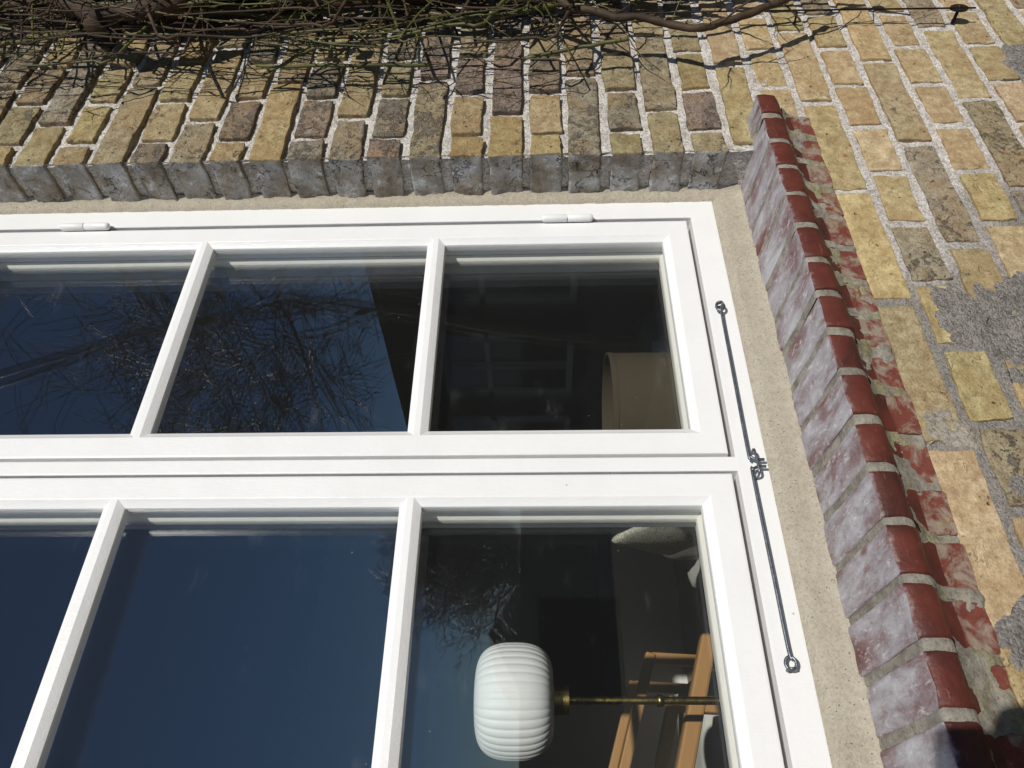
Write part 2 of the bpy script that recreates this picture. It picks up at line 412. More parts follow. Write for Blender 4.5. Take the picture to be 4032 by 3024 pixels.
MT = dict(
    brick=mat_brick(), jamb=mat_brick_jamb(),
    mortar=mat_mortar('lime_mortar', (.80,.75,.685), (.60,.545,.485), .7, True, .0050, (.12,.10,.085), 700, .13),
    beige=mat_mortar('beige_sand_mortar', (.435,.39,.305), (.385,.34,.26), .85, False, .0013, (.10,.08,.07), 900, .13, .20, .16, 420),
    cement=mat_mortar('grey_cement', (.47,.43,.385), (.30,.27,.24), .75, False, .009, (.07,.06,.05), 1000, .15, .5, .42, 330),
    smear=mat_mortar('thin_mortar_smear', (.42,.375,.31), (.31,.275,.22), .5, False, .003),
    jmortar=mat_mortar('dusty_jamb_mortar', (.80,.74,.66), (.60,.54,.47), .5, False, .005),
    sred=mat_sill_red(), stop=mat_sill_top(), stong=mat_sill_tongue(), lich=mat_lichen_mortar(),
    paint=mat_paint('white_window_paint', (.80,.79,.765)),
    paint2=mat_paint('cream_inner_paint', (.80,.77,.69), .5, .3, .5),
    glass=mat_glass('window_glass', .012, .00025), glass2=mat_glass('inner_glass', .008, .0),
    galv=mat_metal('galvanised_steel', (.24,.265,.28), .40), rust=mat_metal('dark_rusted_steel', (.07,.055,.05), .6),
    brass=mat_metal('brass', (.52,.38,.13), .25),
    green=mat_bark('green_cane', (.045,.042,.012), (.115,.115,.030), 40, .0006, .5, .4),
    cane=mat_bark('brown_cane', (.028,.017,.011), (.085,.055,.030), 50, .0012),
    bark=mat_bark('old_bark', (.028,.018,.012), (.105,.065,.038), 60, .007),
    twig=mat_bark('bare_twig', (.07,.058,.048), (.20,.17,.14), 20, .002, .45, .6),
    plaster=mat_plain('interior_plaster', (.34,.325,.31), .9, .2, 0, 6, .05),
    floorw=mat_wood('floor_boards', (.09,.055,.03), (.15,.10,.055)),
    oak=mat_wood('oak', (.36,.175,.06), (.52,.29,.115)),
    opal=None, cloth=mat_plain('offwhite_upholstery', (.62,.60,.56), .95, .1, 0, 40, .1, .001, 300),
    leafc=mat_leafcloth(), shade=mat_plain('taupe_shade_cloth', (.085,.066,.043), .95, .1, 0, 50, .12, .0006, 500),
    black=mat_plain('black_panel', (.008,.008,.008), .5, .3, 0, 10, .1),
    white=mat_plain('white_ceramic', (.75,.74,.70), .3, .5, 0, 10, .03),
    darkwall=mat_plain('dark_render_wall', (.045,.04,.038), .9, .1, 0, 8, .3),
    roof=mat_plain('dark_roof', (.035,.03,.03), .8, .2, 0, 6, .3),
    winwhite=mat_plain('neighbour_window_paint', (.13,.13,.13), .5, .4, 0, 10, .05),
    winglass=mat_plain('neighbour_window_dark', (.015,.018,.02), .08, .5, 0, 4, .1),
    grass=mat_plain('lawn', (.055,.055,.032), .95, .1, 0, 3, .35, .01, 60),
    hedge=mat_plain('hedge_leaf', (.02,.03,.012), .8, .2, 0, 9, .4, .02, 40),
    cloth_dark=mat_plain('dark_jacket', (.02,.022,.03), .9, .1), skin=mat_plain('skin', (.45,.28,.20), .55, .3),
    jeans=mat_plain('denim', (.05,.07,.13), .9, .1), hair=mat_plain('brown_hair', (.06,.035,.02), .7, .3),
)
def mat_opal():
    t = NT('opal_glass'); b = t.bsdf((.86,.86,.85), .5, None, spec=.35)
    b.inputs['Subsurface Weight'].default_value = .25; b.inputs['Subsurface Radius'].default_value = (.03,.03,.03)
    b.inputs['Subsurface Scale'].default_value = .4
    return t.mat
MT['opal'] = mat_opal()

R = random.Random(11)
def nz(p, f, a):
    return noise.noise_vector(Vector(p) * f) * a

def project(p):
    d = Vector(p) - CAM
    zc = -d.dot(BACK)
    if zc < .05: return None
    f = 3030.0
    return (d.dot(RIGHT)/zc*f + 2016, -d.dot(UP)/zc*f + 1512)
def in_view(pts, m=60):
    P = [project(p) for p in pts]
    P = [p for p in P if p]
    if not P: return False
    return max(p[0] for p in P) > -m and min(p[0] for p in P) < 4032+m and max(p[1] for p in P) > -m and min(p[1] for p in P) < 3024+m

# ---------------------------------------------------------------- ground and the wall
F = .092                       # depth of the window frame behind the wall face
XJ, XJL = 1.054, -.018         # the two jambs of the opening
SILLZ, HEADZ = .999, 2.80      # bottom and head of the opening

g = MB(); g.add([(-120,-300,0),(160,-300,0),(160,.02,0),(-120,.02,0)], [(0,1,2,3)])
tag(g.build('ground', MT['grass']), kind='structure')

wall = thing('brick_wall', 'old yellow brick house wall with pale rough mortar joints around the white window', 'wall')

def rounded(x0,x1,y0,y1,z0,z1,r,nx,nz_,ny=1,amp=.0012,edge=.0022,seed=0.0,ysub=False):
    """rounded, slightly uneven block; returns verts, faces, centre-normals by face"""
    def cuts(L, k):
        c = [0, r*.3, r]
        if L > 9*r: c.append(2.2*r)
        c += [r + (L-2*r)*i/(k+1) for i in range(1, k+1)]
        if L > 9*r: c.append(L-2.2*r)
        return c + [L-r, L-.3*r, L]
    X = [x0+c for c in cuts(x1-x0, nx)]; Y = [y0+c for c in cuts(y1-y0, ny)]; Z = [z0+c for c in cuts(z1-z0, nz_)]
    key = {}; V = []; Fc = []
    def vid(i,j,k):
        q = (i,j,k)
        if q in key: return key[q]
        p = Vector((X[i],Y[j],Z[k]))
        c = Vector((min(max(p.x,x0+r),x1-r), min(max(p.y,y0+r),y1-r), min(max(p.z,z0+r),z1-r)))
        d = p-c
        if d.length > 1e-9: p = c + d.normalized()*r
        s = Vector((seed*3.7, seed*1.3, seed*2.1))
        e = noise.noise_vector((p+s)*17)*edge
        e2 = noise.noise_vector((p+s)*55)*amp
        e3 = noise.noise_vector((p+s)*150)*amp*.8
        p = p + Vector((e.x+e2.x+e3.x, (e.y*.4+e2.y+e3.y), e.z+e2.z+e3.z))
        key[q] = len(V); V.append(p); return key[q]
    I, J, K = len(X)-1, len(Y)-1, len(Z)-1
    def quad(a,b,c,d): Fc.append((vid(*a),vid(*b),vid(*c),vid(*d)))
    for i in range(I):
        for k in range(K):
            quad((i,0,k),(i+1,0,k),(i+1,0,k+1),(i,0,k+1))
            quad((i,J,k),(i,J,k+1),(i+1,J,k+1),(i+1,J,k))
    for i in range(I):
        for j in range(J):
            quad((i,j,0),(i,j+1,0),(i+1,j+1,0),(i+1,j,0))
            quad((i,j,K),(i+1,j,K),(i+1,j+1,K),(i,j+1,K))
    for j in range(J):
        for k in range(K):
            quad((0,j,k),(0,j,k+1),(0,j+1,k+1),(0,j+1,k))
            quad((I,j,k),(I,j+1,k),(I,j+1,k+1),(I,j,k+1))
    return V, Fc

def zc(c): return 2.2314 - .06669*(c + .39 + .0075*c)
def course_joints(c):
    if c % 2: a, p = 1.110, .1185
    elif c % 4 == 0: a, p = (1.180, .2305) if c >= 18 else (1.167, .2375)
    else: a, p = (1.300, .2370) if c >= 18 else (1.279, .2360)
    n0 = int((-2.1-a)/p); n1 = int((3.3-a)/p)+1
    return [a + p*n for n in range(n0, n1+1)]

far = MB()
TONES = [((.44,.375,.22),.35), ((.40,.35,.22),.48), ((.43,.34,.205),.56), ((.36,.305,.215),.68), ((.47,.375,.21),.42), ((.35,.315,.24),.60), ((.345,.27,.21),.68), ((.49,.39,.20),.30)]
LOWT = [((.66,.53,.305),.0), ((.60,.475,.28),.15), ((.70,.555,.33),.0), ((.52,.43,.24),.22), ((.62,.465,.28),.1), ((.57,.48,.265),.2), ((.61,.495,.30),.1), ((.40,.345,.255),.5)]
nb = 0
for c in range(-18, 33):
    z = zc(c); hz = .0262
    js = course_joints(c)
    for a, b in zip(js[:-1], js[1:]):
        rr = random.Random(c*1000 + int(a*997))
        x0 = a + .0075 + rr.uniform(-.002,.002); x1 = b - .0075 + rr.uniform(-.002,.002)
        segs = [(x0, x1)]
        if SILLZ - .0 < z < HEADZ:                                   # the window opening
            segs = []
            if x1 > XJ + .012: segs.append((max(x0, XJ), x1))
            if x0 < XJL - .012: segs.append((x0, min(x1, XJL)))
        elif .885 < z <= SILLZ:                                      # courses cut by the red sill
            lim = 1.134 if z < .96 else XJ
            segs = []
            if x1 > lim + .012: segs.append((max(x0, lim), x1))
            if x0 < -.09: segs.append((x0, min(x1, -.09)))
        for s0, s1 in segs:
            if s1 - s0 < .02: continue
            z0, z1 = z-hz+rr.uniform(-.0022,.0022), z+hz+rr.uniform(-.0022,.0022)
            if z0 < .03: continue
            if in_view([(s0,0,z0),(s1,0,z0),(s0,0,z1),(s1,0,z1),(s0,F,z)], 90):
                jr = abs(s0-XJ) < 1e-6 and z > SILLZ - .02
                low = (z < 1.02 and s0 < 1.5)
                L = s1-s0
                off = rr.uniform(-.0015,.002)
                V, Fc = rounded(s0,s1, off, .094 if jr else .07, z0,z1, rr.uniform(.0013,.0026), 11 if L > .15 else (7 if L > .08 else 4), 4,
                                3 if jr else 0, .0022 if jr else .0018, .0036 if not low else .0030, seed=rr.uniform(0,40))
                mb = MB(); mb.add(V, Fc)
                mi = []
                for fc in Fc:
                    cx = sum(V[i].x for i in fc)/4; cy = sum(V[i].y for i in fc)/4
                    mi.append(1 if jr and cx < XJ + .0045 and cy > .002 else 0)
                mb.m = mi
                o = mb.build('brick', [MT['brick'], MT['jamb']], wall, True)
                if low:
                    (tc, al) = rr.choice(LOWT)
                else:
                    (tc, al) = rr.choice(TONES)
                k = rr.uniform(.88,1.1)
                o.color = (tc[0]*k, tc[1]*k*rr.uniform(.97,1.03), tc[2]*k*rr.uniform(.9,1.1), al)
                nb += 1
            else:
                far.box(s0, s1, 0, .06, z0, z1)
print('bricks in view', nb)
fb = far.build('far_bricks', MT['brick'], wall); fb['kind'] = 'stuff'; fb.color = (.38,.29,.13,.4)

# mortar bed of the facade: an uneven sheet a few millimetres behind the brick faces
def sheet(x0,x1,z0,z1,step,y,amp):
    nx = max(1,int((x1-x0)/step)); nzc = max(1,int((z1-z0)/step)); V=[]; Fq=[]
    for i in range(nx+1):
        for k in range(nzc+1):
            p = Vector((x0+(x1-x0)*i/nx, 0, z0+(z1-z0)*k/nzc))
            d = noise.noise(p*55)*amp + noise.noise(p*140)*amp*.6 + noise.noise(p*9)*amp*.8
            k_ = min(1,max(0,(p.z-.95)/.25)) if amp else 0
            V.append((p.x, y + d + k_*.0048, p.z))
    for i in range(nx):
        for k in range(nzc):
            a=i*(nzc+1)+k; Fq.append((a,a+nzc+1,a+nzc+2,a+1))
    return V,Fq
m = MB()
m.add(*sheet(XJ+.004, 1.72, .36, 2.60, .0055, .0042, .0023))
m.add(*sheet(.05, XJ+.004, .36, .900, .0055, .0042, .0023))
m.add(*sheet(1.72, 3.3, 0, 3.4, .4, .006, 0)); m.add(*sheet(XJ+.004, 1.72, 2.60, 3.4, .3, .006, 0))
m.add(*sheet(-2.1, .05, 0, .90, .4, .006, 0)); m.add(*sheet(.05, 1.72, 0, .36, .3, .006, 0))
m.add(*sheet(-2.1, XJL-.004, .90, 3.4, .4, .006, 0)); m.add(*sheet(XJL-.004, XJ+.004, HEADZ, 3.4, .3, .006, 0))
m.build('mortar', MT['mortar'], wall, True)
# mortar in the reveal of the right jamb
m = MB()
V=[];Fq=[]; ny,nk=16,260
for j in range(ny+1):
    for k in range(nk+1):
        p=Vector((0, .005+.088*j/ny, .99+1.80*k/nk))
        V.append((XJ+.0075+ noise.noise(p*60)*.0040+noise.noise(p*150)*.0022, p.y, p.z))
for j in range(ny):
    for k in range(nk):
        a=j*(nk+1)+k; Fq.append((a,a+nk+1,a+nk+2,a+1))
m.add(V,Fq); m.build('jamb_mortar', MT['jmortar'], wall, True)
# masonry core and the other reveals
m = MB()
m.box(XJ+.010, 3.3, .03, .30, 0, 3.4); m.box(-2.1, XJL-.01, .03, .30, 0, 3.4)
m.box(XJL-.01, XJ+.010, .03, .30, 0, .965); m.box(XJL-.01, XJ+.010, .03, .30, HEADZ, 3.4)
m.box(XJL-.010, XJL, .004, .30, .965, HEADZ); m.box(XJL, XJ, .004, .03, HEADZ-.001, HEADZ+.05)
m.build('masonry_core', MT['jmortar'], wall)

# cement patches smeared over the bricks low down on the right
def smooth_closed(P,k=4):
    P=[Vector((a,0,b)) for a,b in P]; n=len(P); out=[]
    for i in range(n):
        p0,p1,p2,p3=P[i-1],P[i],P[(i+1)%n],P[(i+2)%n]
        for s_ in range(k):
            t=s_/k; out.append(.5*((2*p1)+(p2-p0)*t+(2*p0-5*p1+4*p2-p3)*t*t+(3*p1-p0-3*p2+p3)*t**3))
    return out
def patch(name, outline, mat, h=.006, seed=0):
    c = Vector((sum(p[0] for p in outline)/len(outline), 0, sum(p[1] for p in outline)/len(outline)))
    outline=[(q.x,q.z) for q in smooth_closed(outline)]; n = len(outline); pts=[]; sub=3
    for i in range(n):
        a=Vector((outline[i][0],0,outline[i][1])); b=Vector((outline[(i+1)%n][0],0,outline[(i+1)%n][1]))
        for s in range(sub):
            p=a.lerp(b,s/sub); d=noise.noise_vector((p+Vector((seed,0,0)))*38)*.010 + noise.noise_vector((p+Vector((seed,0,0)))*110)*.004
            pts.append(p+Vector((d.x,0,d.z)))
    rings=[1.0,.97,.94,.91,.88,.85,.81,.77,.72,.66,.58,.48,.36,.22,.1]
    hs=[.0052,.0034,.0022,.0014,.0008,.0003,-.0001,-.0005,-.0009,-.0013,-.0017,-.0020,-.0022,-.0023,-.0024]
    V=[];Fq=[]
    for ri,s in enumerate(rings):
        for p in pts:
            q=c+(p-c)*s
            V.append((q.x, hs[ri] - (h-.004)*.3 + noise.noise(q*38)*.0020 + noise.noise(q*110)*.0014 + noise.noise(q*240)*.0009, q.z))
    N=len(pts)
    for ri in range(len(rings)-1):
        for i in range(N):
            Fq.append((ri*N+i,ri*N+(i+1)%N,(ri+1)*N+(i+1)%N,(ri+1)*N+i))
    Fq.append(tuple((len(rings)-1)*N+i for i in range(N)))
    mb=MB(); mb.add(V,Fq); return mb.build(name, mat, wall, True)
PATCHES = [
    ([(3660,1130),(3730,1105),(3790,1150),(3860,1090),(3960,1075),(4100,1060),(4140,1250),(4110,1500),(4020,1540),(3945,1450),(3890,1385),(3800,1365),(3735,1345),(3690,1280),(3655,1205)], 'cement'),
    ([(2688+2060/1.6458,300/1.6458),(2688+2300/1.6458,240/1.6458),(2688+2320/1.6458,540/1.6458),(2688+2150/1.6458,470/1.6458)], 'cement'),
    ([(2688+2010/1.6458,2016+690/1.6458),(2688+2300/1.6458,2016+560/1.6458),(2688+2320/1.6458,2016+1150/1.6458),(2688+2120/1.6458,2016+1000/1.6458),(2688+2060/1.6458,2016+850/1.6458)], 'cement'),
    ([(2688+2070/1.6458,1008+1450/1.6458),(2688+2300/1.6458,1008+1400/1.6458),(2688+2300/1.6458,1008+1640/1.6458),(2688+2130/1.6458,1008+1560/1.6458)], 'cement'),
    ([(2688+1520/1.6458,1008+960/1.6458),(2688+1780/1.6458,1008+1010/1.6458),(2688+1960/1.6458,1008+1180/1.6458),(2688+1880/1.6458,1008+1260/1.6458),(2688+1700/1.6458,1008+1220/1.6458),(2688+1540/1.6458,1008+1180/1.6458)], 'smear'),
]
def pix_on_y(u, v, y):
    d = RIGHT*((u-2016)/3030) - UP*((v-1512)/3030) - BACK
    return CAM + d*((y-CAM.y)/d.y)
for i,(o_, mt) in enumerate(PATCHES):
    q=[pix_on_y(u,v,0) for u,v in o_]
    po = patch('mortar_patch', [(p.x,p.z) for p in q], MT[mt], .006 if mt=='cement' else .0035, i*3.1)

# ---------------------------------------------------------------- red sill of shaped bricks on edge
sill = thing('brick_window_sill', 'sloping sill of red bricks on edge, whitened on top, below the window', 'window sill')
TJ = [1.130,1.0775,1.010,.9484,.8854,.8216,.752,.6914,.6273,.5631,.4951,.4309,.365,.3031,.2377,.1739,.1095,.045,-.020,-.085]
PROF = [(.0915,.9995),(.06,.9968),(.02,.9932),(-.02,.9897),(-.044,.9876),(-.0492,.9868),(-.0508,.9848),(-.0512,.974),(-.0508,.965),(-.0478,.9565),(-.041,.9505),(-.031,.9465),(-.021,.9415),(-.013,.9335),(-.0075,.922),(-.0045,.909),(-.0035,.897),(-.003,.8885),(.03,.8885),(.0915,.90)]
PM = [1,1,1,1,1,0,0,0,0,0,0,0,0,0,2,2,2,2,0,0]
for i in range(len(TJ)-1):
    rr = random.Random(50+i)
    xb, xa = TJ[i]-.0052+rr.uniform(-.0014,.0014), TJ[i+1]+.0052+rr.uniform(-.0012,.0012)
    if i == 0: xb = TJ[0]
    dz = rr.uniform(-.0016,.0016); dy = rr.uniform(-.0025,.002)
    prof = PROF
    if i < 1: prof = [(max(min(p[0], .006), -1) if p[1] > .95 else p[0], p[1]) for p in PROF]
    V=[]; Fq=[]; mm=[]; xs=[xa, xa+.0012, xa+.004, xa+.0065, xa+(xb-xa)*.35, xa+(xb-xa)*.65, xb-.0065, xb-.004, xb-.0012, xb]
    ins=[.0030,.0010,0,0,0,0,0,0,.0010,.0030]
    cy = .03; cz=.955
    for xi, x in enumerate(xs):
        for (y,z) in prof:
            q=Vector((x,y,z))
            d=noise.noise_vector(q*40+Vector((i*3.3,0,0)))*.0019 + noise.noise_vector(q*120)*.0012
            # chamfer of the long edges: pull towards the body
            n_ = Vector((0, y-cy, z-cz)); n_ = n_.normalized() if n_.length>1e-6 else n_
            q = q + Vector((d.x,d.y,d.z)) - n_*ins[xi] + Vector((0,dy if y<.0 else 0,dz if y > -.06 and z>.93 else 0))
            V.append(q)
    n=len(prof)
    for a in range(len(xs)-1):
        for k in range(n):
            k2=(k+1)%n
            Fq.append((a*n+k,a*n+k2,(a+1)*n+k2,(a+1)*n+k)); mm.append(PM[k])
    Fq.append(tuple(range(n))[::-1]); mm.append(0); Fq.append(tuple(range((len(xs)-1)*n,len(xs)*n))); mm.append(0)
    mb=MB(); mb.add(V,Fq,mm)
    mb.build('sill_brick', [MT['sred'],MT['stop'],MT['stong']], sill, True, 42)
    # joint on the window side of this brick
    if i>0:
        V=[];Fq=[]
        xj=TJ[i]; w=.0068; jp=PROF[:15]
        cols=5
        for q_ in range(cols):
            t_=q_/(cols-1); x=xj-w+2*w*t_
            for (y,z) in jp:
                p=Vector((x,y,z)); n_=Vector((0,y-cy,z-cz)); n_.normalize()
                dep = .0030 if z>.95 else (.0015 if z>.93 else -.0020)
                if 0<i<2 and y>.004 : y=.004
                bulge=-.0012*(1-(2*t_-1)**2)
                d=noise.noise_vector(p*70)*.0016+noise.noise_vector(p*170)*.0009
                V.append(Vector((x+d.x*.3,y,z))-n_*(dep+bulge)+d*.6)
        n=len(jp)
        for a in range(cols-1):
            for k in range(n-1):
                Fq.append((a*n+k,a*n+k+1,(a+1)*n+k+1,(a+1)*n+k))
        mb=MB(); mb.add(V,Fq); mb.build('sill_joint', MT['lich'], sill, True)
# lichened mortar smeared in the hollow under the nose; the red clay shows through where it thins out
def strip(name, pts_fn, nu, nv, mat, parent):
    V=[];Fq=[]
    for i in range(nu+1):
        for j in range(nv+1):
            p=Vector(pts_fn(i/nu,j/nv)); V.append(p)
    for i in range(nu):
        for j in range(nv):
            a=i*(nv+1)+j; Fq.append((a,a+nv+1,a+nv+2,a+1))
    mb=MB(); mb.add(V,Fq); return mb.build(name,mat,parent,True)
def cove(u,v):
    x=-.09+1.225*u; q=v*5.999; i=int(q); f=q-i
    P_=PROF[12:18]+[(.002,.884)]
    y=P_[i][0]*(1-f)+P_[i+1][0]*f; z=P_[i][1]*(1-f)+P_[i+1][1]*f
    p=Vector((x,0,z))
    j=min(abs(x-t) for t in TJ); jn=math.exp(-(j/.011)**2)
    off=.0042*noise.noise(Vector((x*24,z*40,1.7))) + .0020*noise.noise(p*90) + .0008*noise.noise(p*260) + .0026*jn - .0008 - .0032*v*v
    if x>1.131: off=-.02
    return (x, y-off, z-off*.4)
strip('cove_mortar', cove, 700, 22, MT['lich'], sill)
def sill_strip(u,v):
    x=-.02+1.077*u; z=.990+.0585*v
    p=Vector((x,0,z)); n=noise.noise(p*60)*.0012+noise.noise(p*160)*.0007
    y=.0845+ .010*max(0,v-.82)/.18 - .007*max(0,.30-v)/.30 + n + .0016*noise.noise(p*9)
    return (x,y,z + (noise.noise(Vector((x*40,0,3)))*.0012+noise.noise(Vector((x*160,0,3)))*.0006 if v>.8 else 0))
strip('sill_mortar', sill_strip, 320, 14, MT['beige'], sill)
def jamb_strip(u,v):
    z=.99+1.80*u; x=XJ+.006-.024*v
    p=Vector((x,0,z)); n=noise.noise(p*60)*.0014+noise.noise(p*170)*.0009
    y=.080+.0085*v+.004*max(0,v-.75)/.25+n-.004*max(0,.3-v)/.3
    return (x+ (noise.noise(Vector((z*45,0,7)))*.0012+noise.noise(Vector((z*180,0,7)))*.0006 if v>.8 else 0),y,z)
strip('jamb_render', jamb_strip, 420, 10, MT['beige'], wall)

# ---------------------------------------------------------------- the window
win = thing('casement_window', 'white painted two-light casement window with small glazing bars', 'window')
FX0, FX1, FZ0, FZ1 = -.0025, 1.0390, 1.0467, 2.783
fp = [(0,F+.0015),(.0012,F+.0002),(.003,F),(.0048,F),(.0372,F),(.039,F),(.0405,F+.0004),(.0413,F+.0015),(.0415,F+.046),(.053,F+.046),(.053,F+.115),(0,F+.115)]
m=MB(); m.sweep_rect(FX0,FX1,FZ0,FZ1,fp); m.build('frame', MT['paint'], win, True, 30)
m=MB()
mp_=[(.5079,F+.0012),(.5087,F+.0003),(.5100,F),(.5112,F),(.5265,F),(.5277,F),(.5290,F+.0003),(.5298,F+.0012),(.5298,F+.046),(.541,F+.046),(.541,F+.115),(.497,F+.115),(.497,F+.046),(.5079,F+.046)]
m.extrude(mp_, FZ0+.040, FZ1-.040, lambda p,t:(p[0],p[1],t)); m.build('mullion', MT['paint'], win, True, 30)

ZB, ZT = 1.096, 2.7335
BARS = [1.517, 1.910, 2.303]
def casement(x0, x1, hinge_x, hinge_dir, tilt=0):
    cs = empty('casement'); cs.parent = win
    pr=[(0,F+.033),(0,F+.0022),(.0007,F+.0007),(.0025,F),(.0042,F),(.0308,F),(.0322,F),(.0330,F+.0003),(.0336,F+.0009),(.0415,F+.0058),(.0432,F+.0072),(.0436,F+.0085),(.0436,F+.020),(.040,F+.022),(.040,F+.033)]
    m=MB(); m.sweep_rect(x0,x1,ZB,ZT,pr); m.build('sash_frame', MT['paint'], cs, True, 28)
    for z in BARS:
        m=MB()
        b=[(-.0148,F+.021),(-.0148,F+.0085),(-.0143,F+.0070),(-.0128,F+.0058),(-.0052,F+.0007),(-.0044,F+.0002),(.0040,F+.0002),(.0052,F+.0012),(.0070,F+.0032),(.0128,F+.0058),(.0143,F+.0070),(.0148,F+.0085),(.0148,F+.021),(.006,F+.030),(-.006,F+.030)]
        m.extrude(b, x0+.0325, x1-.0325, lambda p,t:(t,p[1]+noise.noise(Vector((t*9,z,p[0]*30)))*.0004,z+p[0])); m.build('glazing_bar', MT['paint'], cs, True, 28)
    zs=[ZB+.0425]+[q for z in BARS for q in (z-.014,z+.014)]+[ZT-.0425]
    for k in range(4):
        m=MB(); m.box(x0+.0425,x1-.0425,F+.0088,F+.0118,zs[2*k],zs[2*k+1]); m.build('pane', MT['glass'], cs)
    for zh in (1.2965, 2.127):
        h=empty('hinge'); h.parent=win
        for (za,zb_) in ((zh+.0007,zh+.0435),(zh-.0435,zh-.0007)):
            m=MB(); r=.0066; up=zb_>zh+.01
            prof=[(0.0003,0),(r*.93,.0002),(r,.001),(r,.036),(r*.93,.0395),(r*.7,.0418),(r*.35,.0427),(.0003,.0430)]
            if not up: prof=[(a,-b) for a,b in prof]
            m.lathe(prof,(hinge_x,F-.0062,zh+(.0006 if up else -.0006)),20); m.build('hinge_barrel', MT['paint'], h, True, 40)
        m=MB(); m.box(hinge_x-.003,hinge_x+.003,F-.004,F+.02,zh-.032,zh+.032); m.build('hinge_leaf', MT['paint'], h)
    # secondary glazing behind: one pane in its own thin frame
    ic = empty('inner_casement'); ic.parent=win
    pi=[(.012,.165),(.012,.1285),(.0440,.1275),(.0448,.1278),(.0455,.1288),(.0500,.1350),(.0505,.137),(.0505,.146),(.048,.148),(.048,.165)]
    m=MB(); m.sweep_rect(x0-.006,x1+.006,ZB-.006,ZT+.006,pi); m.build('sash_frame', MT['paint2'], ic, True, 28)
    m=MB(); m.box(x0+.0485,x1-.0485,.1378,.1418,ZB+.0485,ZT-.0485); m.build('pane', MT['glass2'], ic)
casement(.5345,.9905,.9940,1)
casement(.0480,.5045,.0425,-1)

# hook stays on the bottom rail, both dropped into one long staple
def smooth_path(P, n=6):
    P=[Vector(p) for p in P]; out=[]
    for i in range(len(P)-1):
        p0=P[max(i-1,0)];p1=P[i];p2=P[i+1];p3=P[min(i+2,len(P)-1)]
        for s in range(n):
            t=s/n; out.append(.5*((2*p1)+(p2-p0)*t+(2*p0-5*p1+4*p2-p3)*t*t+(3*p1-p0-3*p2+p3)*t**3))
    out.append(P[-1]); return out
def hook(eye_x, sgn, tip_x, ze, zt):
    h=empty('hook_stay'); h.parent=win
    y=F-.0105
    # screw eye standing out of the frame
    c=Vector((eye_x,F-.0085,ze)); m=MB()
    ring=[(c.x, c.y+.0062*math.sin(a), c.z+.0050*math.cos(a)) for a in [math.pi*2*k/14 for k in range(15)]]
    m.tube(ring,.00145,8); m.tube([(c.x,F+.004,c.z),(c.x,F-.0032,c.z)],.0017,8)
    m.build('screw_eye', MT['galv'], h, True)
    # loop through the eye, straight rod, hook end turned down
    m=MB()
    lx=eye_x-sgn*.006
    loop=[(lx+sgn*(-.0006+.0072*math.cos(a)), y+.0012*math.sin(a), ze+.0056*math.sin(a)) for a in [math.pi*(.12+1.78*k/14)+math.pi for k in range(15)]]
    loop=[Vector(q) for q in loop]
    s=-sgn
    rod0=Vector((eye_x-sgn*.021,y,ze-.0002)); 
    path=loop[:]+[Vector((eye_x-sgn*.0155,y,ze-.0022))]
    m.tube(smooth_path(path,3),.0019,10)
    m.tube(smooth_path([(eye_x-sgn*.0125,y-.0004,ze-.0030),rod0,((eye_x*.6+tip_x*.4),y-.0006,ze*.6+zt*.4+.0006),(tip_x+sgn*.014,y,zt+.0012),(tip_x+sgn*.005,y-.0002,zt-.0002),(tip_x+sgn*.0012,y-.0002,zt-.0045),(tip_x-sgn*.0002,y-.0002,zt-.0095),(tip_x-sgn*.0003,y-.0002,zt-.0178)],7),.00205,12)
    m.build('hook_rod', MT['galv'], h, True)
hook(.793, 1, .5185, 1.0718, 1.0722)
hook(.2505,-1, .5075, 1.0722, 1.0718)
m=MB()
st=[(.5325,F+.004,1.0668),(.5325,F-.010,1.0668),(.5310,F-.0150,1.0666),(.527,F-.0168,1.0665),(.513,F-.0172,1.0660),(.500,F-.0168,1.0656),(.4965,F-.0150,1.0655),(.4950,F-.010,1.0655),(.4950,F+.004,1.0655)]
m.tube(smooth_path(st,4),.0017,10); m.build('staple', MT['galv'], win, True)

# ---------------------------------------------------------------- climbing rose on the wall
rose = thing('climbing_rose', 'leafless climbing rose of green and brown canes against the brick wall', 'climbing plant', (1.55,-.07,0))
def rose_part(mb, name, mat):
    o = mb.build(name, mat, None, True); parent_keep(o, rose); return o
def cane_path(rr, x, y, z0, z1, wob, step=.045, lean=0.0):
    pts=[]; z=z0; s=rr.uniform(0,50); n=max(3,int(abs(z1-z0)/step))
    for i in range(n+1):
        t=i/n; z=z0+(z1-z0)*t
        a=noise.noise(Vector((s,z*2.2,0)))*wob+noise.noise(Vector((s+9,z*7,0)))*wob*.35
        b=noise.noise(Vector((s+20,z*2.5,0)))*wob*.55
        pts.append(Vector((x+a+lean*(z-z0), min(y+b,-.012), z)))
    return pts
def thorns(mb, rr, pts, r, k):
    for _ in range(k):
        i=rr.randrange(1,len(pts)-1); p=pts[i]; t=(pts[i+1]-pts[i-1]).normalized()
        d=Vector((rr.uniform(-1,1),rr.uniform(-1,.6),rr.uniform(-.3,.3))); d=(d-t*d.dot(t)).normalized()
        mb.tube([p+d*r*.8,p+d*(r+.004)-t*.001,p+d*(r+.008)-t*.003],[.0022,.0012,.0002],5)
